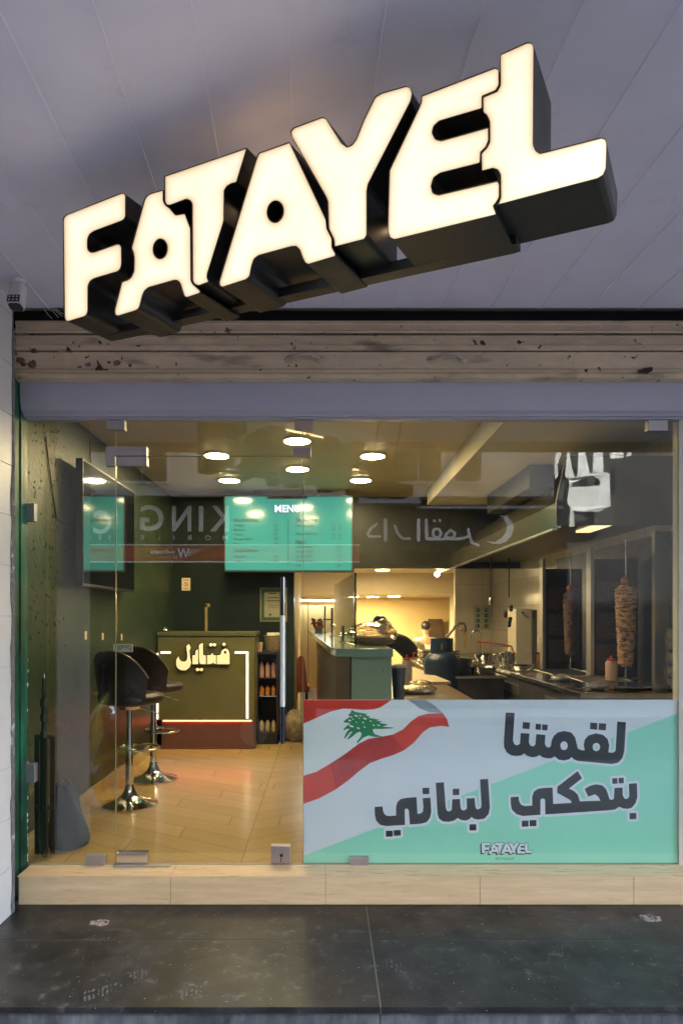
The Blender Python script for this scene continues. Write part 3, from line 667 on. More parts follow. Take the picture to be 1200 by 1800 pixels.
def face_grid(poly, holes, step):
    segs = [(l[j-1], l[j]) for l in [poly]+holes for j in range(len(l))]
    vs = []; ed = []
    for l in [poly]+holes:
        k = len(vs); vs += [Vector(q) for q in l]; ed += [(k+j, k+(j+1) % len(l)) for j in range(len(l))]
    x0, x1 = min(p[0] for p in poly), max(p[0] for p in poly); y0, y1 = min(p[1] for p in poly), max(p[1] for p in poly)
    y = y0
    while y < y1:
        x = x0
        while x < x1:
            p = (x, y)
            if inside(p, poly) and not any(inside(p, h) for h in holes) and min(segd(p, a, b) for a, b in segs) > 1.5: vs.append(Vector(p))
            x += step
        y += step
    rr = delaunay_2d_cdt(vs, ed, [], 0, 1e-4); V, Fc = rr[0], rr[2]; out = []
    for f in Fc:
        c = (sum(V[i][0] for i in f)/len(f), sum(V[i][1] for i in f)/len(f))
        if inside(c, poly) and not any(inside(c, h) for h in holes): out.append(tuple(f))
    return V, out
def face_mat():
    m = bpy.data.materials.new('lit_acrylic'); m.use_nodes = True; n = m.node_tree.nodes; L = m.node_tree.links; b = n['Principled BSDF']
    b.inputs['Base Color'].default_value = (.62, .58, .48, 1); b.inputs['Roughness'].default_value = .06
    g = n.new('ShaderNodeNewGeometry'); t = n.new('ShaderNodeTexNoise'); t.inputs['Scale'].default_value = 6; t.inputs['Detail'].default_value = 1; L.new(g.outputs['Position'], t.inputs[0])
    r = n.new('ShaderNodeValToRGB'); L.new(t.outputs[0], r.inputs[0]); r.color_ramp.elements[0].position = .3; r.color_ramp.elements[1].position = .7
    r.color_ramp.elements[0].color = (.95, .77, .53, 1); r.color_ramp.elements[1].color = (1, .85, .64, 1)
    at = n.new('ShaderNodeAttribute'); at.attribute_name = 'inner'
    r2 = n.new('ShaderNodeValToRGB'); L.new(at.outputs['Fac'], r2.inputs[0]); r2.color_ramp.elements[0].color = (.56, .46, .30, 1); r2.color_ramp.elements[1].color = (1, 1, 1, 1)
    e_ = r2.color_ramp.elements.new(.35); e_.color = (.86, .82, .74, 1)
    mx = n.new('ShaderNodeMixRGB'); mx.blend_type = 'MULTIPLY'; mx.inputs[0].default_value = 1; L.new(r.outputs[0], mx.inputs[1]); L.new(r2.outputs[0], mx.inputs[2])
    L.new(mx.outputs[0], b.inputs['Emission Color']); b.inputs['Emission Strength'].default_value = .063; return m
M_face = face_mat()
mid = spt((600, 400)); sign = thing('illuminated_sign', (mid.x, mid.y, 2.38), 'large glowing FATAYEL channel letter sign hung diagonally under the soffit', 'sign')
TT = .205
for i, (poly, hole) in enumerate(LET):
    pr = rounded(poly, 2.2, 2); hl = [hole] if hole else []
    mb = MB()
    loops = [pr]+hl
    for l in loops:
        k = len(mb.v); n = len(l)
        inn = offset(l, -1.1 if l is pr else 1.1)
        mb.v += [spt(p, -.003) for p in l]+[spt(p, TT) for p in l]+[spt(p, -.003) for p in inn]+[spt(p, .004) for p in inn]
        for j in range(n):
            j2 = (j+1) % n
            mb.f += [(k+j, k+j2, k+n+j2, k+n+j), (k+j, k+2*n+j, k+2*n+j2, k+j2), (k+2*n+j, k+3*n+j, k+3*n+j2, k+2*n+j2)]
    for t in tris(pr, hl): mb.add([spt(p, TT) for p in t], [(0, 1, 2)])
    lt = mb.build('letter', M_can, sign)
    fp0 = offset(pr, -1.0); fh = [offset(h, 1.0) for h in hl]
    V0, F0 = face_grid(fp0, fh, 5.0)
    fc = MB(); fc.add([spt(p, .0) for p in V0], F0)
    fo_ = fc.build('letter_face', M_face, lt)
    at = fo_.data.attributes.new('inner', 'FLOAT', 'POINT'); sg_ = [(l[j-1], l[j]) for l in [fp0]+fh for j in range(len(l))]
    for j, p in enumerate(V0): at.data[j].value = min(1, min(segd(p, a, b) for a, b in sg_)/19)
# rails and hangers behind the letters
def rail(pa, pb, t0, t1, h): 
    a0, b0 = spt(pa, t0), spt(pb, t0); a1, b1 = spt(pa, t1), spt(pb, t1); u = Vector((0, 0, h))
    return MB().add([a0, b0, b1, a1, a0+u, b0+u, b1+u, a1+u], [(0, 1, 2, 3), (4, 5, 6, 7), (0, 1, 5, 4), (1, 2, 6, 5), (2, 3, 7, 6), (3, 0, 4, 7)])
rail((135, 563), (880, 376), .155, .203, .03).build('rail', M_can, sign)
rail((135, 470), (1000, 240), .165, .2, .03).build('rail', M_can, sign)
mb = MB()
for px, py in ((160, 350), (420, 260), (700, 160), (900, 110)):
    pass
for (pp_, qq) in (((200, 480), (300, 400)), ((440, 390), (520, 350)), ((760, 300), (800, 240)), ((900, 250), (905, 215))):
    a = spt(pp_, .19); d = (SZ-CZ)*F/(VY-qq[1]); mb.tube([a, ((qq[0]-VX)*d/F, CY+d, SZ)], .010, 8)
build_each(mb, 'strut', M_can, sign)
M_led = mat('warm_led', (.8, .5, .2), .5, emit=(1, .62, .30), es=.8)
mb = MB()
for (pa, pb) in (((350, 300), (500, 250)), ((648, 330), (682, 320))):
    r_ = rail(pa, pb, .212, .22, .012); mb.add(r_.v, r_.f)
build_each(mb, 'backlight_strip', M_led, sign)
mb = MB()
for px, py in ((516, 449), (505, 468), (666, 395), (915, 424), (780, 445), (392, 543)):
    pass

# small printed logo on the banner, same outlines as the big sign
U_ = Vector((math.cos(TH), -math.sin(TH), 0))
def uz(p): q = spt(p); return (q-mid).dot(U_), q.z
ups = [uz(p) for pl_, h_ in LET for p in pl_]
u0, u1 = min(a for a, b in ups), max(a for a, b in ups)
zt0, zt1, zb0, zb1 = uz((113, 380))[1], uz((937, 76))[1], uz((120, 567))[1], uz((1068, 318))[1]
def lg(p, dx=0, dy=0):
    a, z = uz(p); t = (a-u0)/(u1-u0); zt_ = zt0+(zt1-zt0)*t; zb_ = zb0+(zb1-zb0)*t
    return (845.5+89.5*t+dx, 1500-18.5*(z-zb_)/(zt_-zb_)+dy)
sh_ = []; fr_ = []
for pl_, h_ in LET:
    q = [lg(p) for p in pl_]; h2 = [[lg(p) for p in h_]] if h_ else []
    t3 = tris(offset(q, -.25), h2); fr_ += t3; s3 = tris(q, h2)
    for dx, dy in ((-.7, .7), (-1.4, 1.3), (-2.2, 2)): sh_ += [[(a+dx, b+dy) for a, b in t] for t in s3]
    sh_ += [capsule(q[j-1], q[j], .45, 4) for j in range(len(q))]
mb = MB()
for t in sh_: pass
flat(mb, sh_, bp(3)); mb.build('logo_shadow', M_bk, bn)
mb = MB()
for t in fr_: mb.add([bp(4)(p) for p in t], [tuple(range(len(t)))])
mb.build('logo', M_bo, bn)
mb = MB(); o_ = bp(3)((887, 1511.5)); text(mb, "R E S T A U R A N T", lambda x, y: (o_.x+x, o_.y, o_.z+y), 4.4*3.8/F*1.35, .012, 33*3.8/F, 'c'); mb.build('logo_lettering', M_bk, bn)

# cctv camera
ct = thing('security_camera', (PX(33, -.5), -.5, 2.85), 'white bullet security camera hanging from the soffit corner', 'security camera')
cx = PX(33, -.5)
MB().lathe((cx+.0, -.5, 2.985), [(.035, 0), (.032, .02), (.02, .025)], 20).tube([(cx, -.5, 3.0), (cx, -.5, 2.965)], .012, 10).build('mount', M_white, ct, smooth=True)
R = Matrix.Rotation(math.radians(-14), 3, 'X')
prof = rounded([(-.034, -.030), (.034, -.030), (.034, .030), (-.034, .030)], .02, 4)
MB().prism(prof, lambda p: Vector((cx, -.5, 2.975))+R@Vector((p[0], p[1], 0)), lambda p: Vector((cx, -.5, 2.975))+R@Vector((p[0]*1.05, p[1]*1.05, -.115))).build('body', mat('warm_white_plastic', (.62, .58, .55), .35), ct, smooth=True, auto=30)
fcp = MB().prism([(x*.88, y*.88) for x, y in prof], lambda p: Vector((cx, -.5, 2.975))+R@Vector((p[0], p[1], -.1155)), lambda p: Vector((cx, -.5, 2.975))+R@Vector((p[0], p[1], -.119)))
fcp.build('lens_plate', M_blackgloss, ct)
# also the plate on the front-lower side, seen from the street
MB().prism([(-.030, -.112), (.030, -.112), (.030, -.075), (-.030, -.075)], lambda p: Vector((cx, -.5, 2.975))+R@Vector((p[0], -.0315, p[1])), lambda p: Vector((cx, -.5, 2.975))+R@Vector((p[0], -.0345, p[1]))).build('front_window', M_blackgloss, ct, bev=.002)
mb = MB()
for dx in (-.018, 0, .018):
    for dz in (-.103, -.086):
        mb.ell(Vector((cx, -.5, 2.975))+R@Vector((dx, -.0345, dz)), .005, .002, .005, 10, 6)
build_each(mb, 'infrared_led', M_chrome, ct, smooth=True)
# stray wires by the soffit edge
mb = MB(); random.seed(3)
wires = [((76, 540), (84, 552), (92, 560)), ((84, 538), (96, 550), (103, 558)), ((92, 539), (101, 549), (110, 556)), ((98, 541), (106, 550), (118, 553)), ((86, 540), (94, 556), (100, 562))]
for i, wv in enumerate(wires[:4]): mb.tube([P(x, y, -.17-.01*i) for x, y in wv], .0022, 6)
tag(mb.build('stray_wires', mat('white_cable', (.55, .5, .42), .5), smooth=True), 'loose thin white wires poking out above the left end of the shutter', 'wires')

# ------------------------------------------------------------ ceiling lights
M_lamp = mat('led_panel', (.9, .85, .7), .5, emit=(1, .75, .40), es=15)
M_rim = mat('lamp_rim', (.8, .78, .7), .4)
M_lamp2 = mat('led_panel_hall', (.9, .85, .7), .5, emit=(1, .74, .38), es=34)
def clight(x, y, z, label, r=.11):
    t = thing('ceiling_light', (x, y, z-.018), label, 'ceiling light', 'round ceiling lights')
    MB().lathe((x, y, z-.018), [(r*.93, 0), (r, .004), (r, .018)], 40).build('rim', M_rim, t, smooth=True)
    MB().lathe((x, y, z-.0195), [(r*.9, 0), (r*.9, .001)], 40).build('diffuser', M_lamp if z > 2.5 else M_lamp2, t)
LTS = [(381, 798, 'round white ceiling light left of the door centre, nearer row'), (403, 842, 'round white ceiling light above the menu screen, left one of the farther row'), (522, 772, 'nearest round ceiling light, right behind the top door clamp'),
       (523, 822, 'round ceiling light at the top right corner of the door, farther one'), (655, 799, 'right hand round ceiling light in the nearer row, close to the cream bulkhead'), (634, 842, 'round ceiling light of the farther row over the right end of the menu screen')]
for px, py, lb in LTS:
    d = (ZC-CZ)*F/(VY-py); clight((px-VX)*d/F, CY+d, ZC, lb)
for px, d, zc, lb in ((672, 10.4, 2.1, 'single small round light on the lower hall ceiling beyond the dark header'), (655, 12.4, 1.744, 'farther left round light glowing at the back of the hall'), (692, 12.0, 1.744, 'brighter right round light at the back of the hall'), (620, 12.4, 1.744, 'round hall light seen through the counter glass')):
    clight((px-VX)*d/F, CY+d, zc, lb)
t = thing('ceiling_light', (PX(555, 6.5), 6.5, 1.62), 'long cool white tube light over the yellow cabinets in the rear hall', 'ceiling light')
MB().box(PX(520, 6.4), PX(590, 6.4), 6.4, 6.44, 1.60, 1.625).build('diffuser', mat('cool_led', (.9, .9, .9), .5, emit=(.75, .85, 1), es=3), t)
MB().box(PX(518, 6.4), PX(592, 6.4), 6.38, 6.46, 1.626, 1.66).build('housing', M_white, t)

# ------------------------------------------------------------ menu screen
YM = 3.60
ms = thing('menu_screen', (PX(507, YM), YM, PZ(1004, YM)), 'bright turquoise menu screen hanging below the ceiling over the counter', 'screen')
a, b = P(393, 1006, YM), P(622, 870, YM)
MB().box(a.x, b.x, YM, YM+.05, a.z, b.z).build('casing', M_black_plastic, ms, bev=.006)
M_scr = mat('menu_turquoise', (.02, .1, .08), .12, emit=(.06, .38, .35), es=.045, var=.02)
MB().box(PX(396, YM), PX(618, YM), YM-.003, YM-.001, PZ(1002.5, YM), PZ(873, YM)).build('display', M_scr, ms)
M_ink = mat('menu_ink', (.004, .02, .022), .6)
mb = MB()
def mt_(px, py): 
    o = P(px, py, YM-.005); return lambda x, y: (o.x+x, o.y, o.z+y)
K = (YM-CY)/F
def line(t, px, py, h, w): text(mb, t, mt_(px, py), h*K*1.5, bold=.022, width=w*K)
for t, px, py, h, w in (("Sandwiches", 410, 917, 6, 43), ("Cold Drinks", 412, 970.5, 6, 41), ("Shawarma", 520, 917, 6, 37), ("Plate", 520, 956, 6, 17)): line(t, px, py, h, w)
for i, (t, w, pr_) in enumerate((("Falayel", 16, "45"), ("Makanek", 19, "3.50"), ("Taouk", 17, "50"), ("Burger Beef", 32, "7.00"), ("Fries", 10, "2.50"))):
    line(t, 411, 925+i*8.1, 3.6, w); line(pr_, 481, 925+i*8.1, 3.6, 4+len(pr_))
for i, (t, w, pr_) in enumerate((("Soft drink", 20, "1.00"), ("Water", 13, "0.50"))): line(t, 412, 980+i*8, 3.6, w); line(pr_, 481, 980+i*8, 3.6, 8)
for t, w, y in (("Shawarma Djaj", 31, 926), ("Shawarma Lahme", 37, 940)): line(t, 520, y, 3.6, w)
for y in (926, 932, 941, 947): line("Small", 582, y, 2.6, 7); line("50", 595, y, 3.2, 4.5)
for i, t in enumerate(("Shawarma Box", "Shawarma Djaj", "Shawarma Lahme", "Shawarma Mix", "Fries")): line(t, 520, 963+i*8.1, 3.6, 30 if i < 4 else 9); line("10.0" if i < 4 else "2", 592, 963+i*8.1, 3.4, 7)
mb.build('menu_text', M_ink, ms)
mb = MB(); text(mb, "MENU", mt_(481.5, 901.5), 12.5*K*1.4, .03, 47*K); mb.build('menu_title_shadow', mat('title_shadow', (.01, .02, .03), .4), ms)
mb = MB(); o_ = P(483, 900, YM-.008); text(mb, "MENU", lambda x, y: (o_.x+x, o_.y, o_.z+y), 12.5*K*1.4, .02, 45*K); mb.build('menu_title', mat('title_lilac', (.3, .35, .5), .4, emit=(.35, .42, .62), es=.2), ms)
MB().box(PX(470, YM), PX(540, YM), YM-.012, YM-.004, PZ(877, YM), PZ(873, YM)).build('top_notch', M_black_plastic, ms)
MB().box(PX(506, YM), PX(507, YM), YM-.006, YM-.0035, PZ(995, YM), PZ(915, YM)).build('divider', M_ink, ms)
mb = MB()
for px in (450, 560): mb.tube([(PX(px, YM), YM+.03, b.z-.02), (PX(px, YM), YM+.03, ZC)], .012, 8)
mb.build('hanger', M_black_plastic, ms)

# wall tv, switched off, on the green wall
tv = thing('wall_television', (-1.66, 1.4, 1.54), 'large switched off glossy black television on the green left wall', 'television')
tp = [((152-VX), 795, 1030, 4.66), ((241-VX), 873, 1041, 5.86)]
X_tv = -1.625
ya, yb = CY+4.60, CY+5.85
za0, za1, zb0, zb1 = CZ-(1030-VY)*-1*-4.60/F, 0, 0, 0
z00 = CZ+(VY-1030)*4.60/F; z01 = CZ+(VY-797)*4.60/F
tvh0, tvh1 = z00-.0, z01
MB().box(X_tv-.05, X_tv, ya, yb, z00, z01-.03).build('casing', mat('television_casing', (.02, .018, .016), .3), tv, bev=.004)
MB().add([(X_tv+.001, ya+.012, z00+.02), (X_tv+.001, yb-.012, z00+.02), (X_tv+.001, yb-.012, z01-.045), (X_tv+.001, ya+.012, z01-.045)], [(0, 1, 2, 3)]).build('display', mat('dark_screen_glass', (.01, .012, .013), .05, spec=1.0, coat=1), tv)
MB().box(XL, X_tv-.05, ya+.4, yb-.4, z00+.3, z01-.3).build('bracket', M_black, tv)

# ------------------------------------------------------------ reception counter with lit Arabic sign
YC = 3.25
rc = thing('reception_counter', (PX(361, YC), YC+.3, 0), 'olive green reception counter with glowing Arabic lettering and light strips', 'counter')
M_olive = mat('olive_panel', (.15, .145, .055), .35, var=.06, vs=3, rv=.06)
cxa, cxb = -1.72, PX(447, YC)
MB().box(cxa, cxb, YC, YC+.5, PZ(1266, YC), PZ(1119, YC)).build('body', M_olive, rc, bev=.004)
MB().box(cxa-.0, cxb+.01, YC-.012, YC+.52, PZ(1118, YC), PZ(1111, YC)).build('top', mat('olive_top', (.11, .11, .05), .3), rc, bev=.004)
M_kick = mat('perforated_maroon', (.16, .075, .075), .5, var=.25, vs=90)
MB().box(cxa+.03, cxb-.01, YC+.04, YC+.48, 0.02, PZ(1266, YC)-.001).box(cxa+.02, cxb, YC+.03, YC+.49, 0, .02).build('kickboard', M_kick, rc)
MB().box(cxa+.05, cxb-.03, YC+.018, YC+.026, PZ(1268, YC)-.004, PZ(1266, YC)-.002).build('red_strip', mat('red_led', (.8, .1, .05), .5, emit=(1, .12, .05), es=.9), rc)
M_strip = mat('warm_strip', (.9, .85, .8), .5, emit=(1, .84, .66), es=.22)
mb = MB()
yF = YC-.006
def sbar(x0, x1, y0, y1): mb.box(PX(x0, YC), PX(x1, YC), yF, YC-.001, PZ(y1, YC), PZ(y0, YC))
sbar(433, 436.5, 1148.8, 1263); sbar(413, 436.5, 1145.3, 1148.6); sbar(283, 300, 1145.3, 1148.6); sbar(275.5, 278.5, 1148, 1264)
build_each(mb, 'light_strip', M_strip, rc)
Cc = lambda p: crop(260, 1100, 6, p)
AR = [[(405, 215), (435, 190), (454, 230), (440, 260), (445, 330), (458, 390), (440, 440), (400, 470), (355, 470), (315, 448), (298, 410), (300, 360), (325, 318), (332, 350), (355, 375), (390, 378), (412, 360), (418, 320)],
      [(470, 310), (500, 310), (505, 262), (528, 246), (532, 405), (470, 405)], [(540, 200), (580, 180), (583, 310), (612, 312), (612, 405), (560, 405), (545, 390), (540, 340)],
      [(625, 310), (660, 310), (683, 283), (690, 308), (718, 310), (718, 405), (705, 402), (688, 388), (668, 402), (625, 405)], [(728, 310), (765, 308), (780, 260), (815, 238), (845, 250), (862, 290), (862, 405), (728, 405)],
      [(643, 200), (660, 178), (683, 190), (708, 180), (727, 200), (708, 220), (683, 208), (660, 222)], [(780, 195), (803, 172), (827, 195), (803, 217)], [(503, 460), (520, 442), (545, 455), (570, 442), (588, 460), (570, 482), (545, 468), (520, 482)]]
mb = MB(); mk = MB(); rimp = []
for i, g_ in enumerate(AR):
    q = Cc(g_); h = [Cc(ellipse(815, 280, 14, 15, 14))] if i == 4 else []
    fill = tris(q, h); flat(mb, fill, None, (lambda p: P(p[0], p[1], YC-.030), lambda p: P(p[0], p[1], YC-.0245)))
    rimp += fill+[capsule(q[j-1], q[j], 1.5, 5) for j in range(len(q))]
flat(mk, rimp, None, (lambda p: P(p[0], p[1], YC-.024), lambda p: P(p[0], p[1], YC-.002)))
sgn = mk.build('sign_backing', M_black, rc)
mb.build('lit_letters', mat('golden_acrylic', (.6, .45, .2), .3, emit=(1, .76, .40), es=.06, var=.1, vs=30), sgn)
# things on and near the counter
bell = thing('counter_bell', (PX(291, YC+.15), YC+.15, PZ(1111, YC)), 'small chrome service bell on the left end of the olive counter', 'bell')
bx, bz = PX(291, YC+.15), PZ(1111, YC)
MB().lathe((bx, YC+.15, bz), [(.045, 0), (.045, .006)], 20).build('base', M_black, bell)
MB().lathe((bx, YC+.15, bz+.007), [(.036, 0), (.034, .015), (.022, .028), (.005, .033), (.004, .045)], 20).build('dome', M_chrome, bell, smooth=True)
pan = MB().box(PX(361, YC+.4), PX(365, YC+.4), YC+.38, YC+.40, PZ(1111, YC), PZ(1062, YC+.4)).box(PX(361, YC+.4), PX(369, YC+.4), YC+.38, YC+.40, PZ(1067, YC+.4), PZ(1061, YC+.4)).build('display_stand', mat('brass_tone', (.5, .36, .15), .4, .6))
tag(pan, 'thin brass coloured upright stand at the rear edge of the olive counter', 'stand')

# display fridge, basket and cup right of the counter
YF = 3.55
fr = thing('drinks_fridge', (PX(468, YF), YF+.2, 0), 'dark low glass fronted cooler beside the olive counter', 'fridge')
xa, xb = PX(450, YF), PX(489, YF)
MB().box(xa, xa+.02, YF, YF+.45, 0, PZ(1150, YF)).box(xb-.02, xb, YF, YF+.45, 0, PZ(1150, YF)).box(xa, xb, YF, YF+.45, PZ(1150, YF), PZ(1146, YF)).box(xa, xb, YF+.42, YF+.45, .0, PZ(1150, YF)).box(xa, xb, YF, YF+.45, 0, .12).build('cabinet', M_black_plastic, fr)
mb = MB()
for py in (1193, 1225): mb.box(xa+.021, xb-.021, YF+.02, YF+.4, PZ(py, YF), PZ(py-1.5, YF))
build_each(mb, 'shelf', M_chrome, fr)
random.seed(5)
for py, n_, c_, h_ in ((1193, 3, (.45, .25, .2), .16), (1225, 3, (.55, .22, .05), .10), (1262, 3, (.5, .4, .25), .12)):
    for k_ in range(n_):
        x_ = xa+.05+k_*.065; z_b = PZ(py-1.5, YF)+.001 if py < 1250 else .121
        c = MB().lathe((x_, YF+.12, z_b), [(.024, 0), (.026, .005), (.026, h_*.75), (.012, h_*.9), (.012, h_)], 14).build('drink_bottle', mat('drink_%d' % py, c_, .25, var=.3), smooth=True)
        pl_ = ('left', 'middle', 'right')[k_]+' '
        tag(c, {1193: pl_+'dark red drink bottle on the upper shelf of the low cooler', 1225: pl_+'short orange drink bottle on the middle shelf of the low cooler', 1262: pl_+'tan drink bottle on the floor of the low cooler'}[py], 'bottle', {1193: 'bottles on the upper cooler shelf', 1225: 'bottles on the middle cooler shelf', 1262: 'bottles at the bottom of the cooler'}[py])
zt = PZ(1146, YF)
bk = thing('cutlery_basket', (PX(478, YF), YF+.12, zt), 'woven tan basket filled with pale sachets on top of the dark cooler', 'basket')
bxx = PX(478, YF)
MB().lathe((bxx, YF+.15, zt), [(.07, 0), (.075, .01), (.098, .17), (.104, .175), (.092, .17), (.07, .02)], 24).build('basket_body', mat('wicker', (.23, .17, .10), .8, var=.45, vs=60, bump=1, bs=70), bk, smooth=True)
mb = MB()
for i in range(40):
    a = random.uniform(0, 6.3); r_ = random.uniform(0, .075); x_, y_ = bxx+r_*math.cos(a), YF+.15+r_*math.sin(a); t_ = Matrix.Rotation(random.uniform(-.5, .5), 3, 'X')@Matrix.Rotation(random.uniform(-.5, .5), 3, 'Y')
    mb.box(-.006, .006, -.002, .002, -.03, .035, Matrix.Translation((x_, y_, zt+.17))@t_.to_4x4())
mb.build('sachets', mat('paper_sachet', (.62, .56, .45), .7), bk)
cup = MB().lathe((PX(455, YF), YF+.1, zt), [(.026, 0), (.034, .10), (.036, .102), (.032, .1), (.02, .01)], 18).build('paper_cup', mat('kraft_cup', (.45, .30, .2), .7), smooth=True)
tag(cup, 'small brown paper cup next to the woven basket', 'cup')

# certificate and notices
def frame(name, x0, x1, y0, y1, Y, label, cat, m1, m2, m3, bw, txt=()):
    t = thing(name, (PX((x0+x1)/2, Y), Y, PZ(y1, Y)), label, cat)
    MB().box(PX(x0, Y), PX(x1, Y), Y-.02, Y-.001, PZ(y1, Y), PZ(y0, Y)).build('frame', m1, t, bev=.003)
    MB().box(PX(x0+2.5, Y), PX(x1-2.5, Y), Y-.022, Y-.0205, PZ(y1-2.5, Y), PZ(y0+2.5, Y)).build('mount', m2, t)
    MB().box(PX(x0+bw, Y), PX(x1-bw, Y), Y-.024, Y-.0225, PZ(y1-bw, Y), PZ(y0+bw, Y)).build('paper', m3, t)
    mb = MB(); rr = random.Random(4)
    for (px0, px1, py0, py1) in txt: mb.box(PX(px0, Y), PX(px1, Y), Y-.0255, Y-.0242, PZ(py1, Y), PZ(py0, Y))
    if txt: mb.build('print', M_ink2, t)
M_ink2 = mat('dark_print', (.04, .04, .045), .6)
M_paper = mat('aged_paper', (.42, .38, .28), .7, var=.08)
frame('framed_certificate', 457, 504.5, 1033, 1093, YB, 'framed certificate with green mount and gold rim on the back wall behind the door handle', 'certificate', mat('gilt_frame', (.45, .36, .18), .35, .5), mat('green_mount', (.03, .13, .06), .6), M_paper, 8,
      [(473, 486, 1042.5, 1044), (470, 490, 1050, 1051.5), (469, 492, 1055.5, 1057), (472, 490, 1064, 1064.8), (472, 488, 1068, 1068.8), (473, 477, 1079, 1082)])
nt_ = thing('smoking_notice', (PX(327, YB), YB, PZ(1038, YB)), 'small cream notice with a red no smoking symbol on the dark back wall', 'notice')
MB().box(PX(319.8, YB), PX(334.8, YB), YB-.006, YB-.001, PZ(1038, YB), PZ(1016, YB)).build('card', mat('glowing_notice_card', (.6, .48, .28), .5, emit=(.6, .45, .2), es=.02), nt_)  # paper card given a faint glow of its own, no lamp
mb = MB(); c0 = (327.2, 1027.3)
flat(mb, [capsule(c0 and (c0[0]+3.2*math.cos(a), c0[1]+3.2*math.sin(a)), (c0[0]+3.2*math.cos(a+.4), c0[1]+3.2*math.sin(a+.4)), .6, 4) for a in [i*.4 for i in range(16)]]+[capsule((c0[0]-2.2, c0[1]-2.2), (c0[0]+2.2, c0[1]+2.2), .5, 4)], lambda p: P(p[0], p[1], YB-.008))
mb.build('symbol', mat('notice_red', (.6, .03, .02), .5), nt_)
mb = MB()
for yy in (1019.2, 1034.5): mb.box(PX(322, YB), PX(332, YB), YB-.0075, YB-.0062, PZ(yy+1, YB), PZ(yy, YB))
mb.build('print', M_ink2, nt_)
# little labels and sockets on the left wall
for i, (y_, z_2, s_, lb) in enumerate(((CY+4.97, 1.24, .05, 'small pale tag on the green wall under the television, left one'), (CY+5.35, 1.22, .045, 'folded paper tag on the green wall under the middle of the television'), (CY+5.85, 1.20, .045, 'small pale tag on the green wall just left of the glass door edge'), (CY+5.4, 1.06, .04, 'tiny square switch plate low under the television'))):
    q = MB().box(XL+.001, XL+.006, y_-s_/2, y_+s_/2, z_2-s_*.6, z_2+s_*.6).box(XL+.006, XL+.008, y_-s_/4, y_+s_/4, z_2-s_*.1, z_2+s_*.1).build('wall_tag', mat('pale_tag', (.55, .42, .30), .6, var=.3, vs=80))
    tag(q, lb, 'tag')

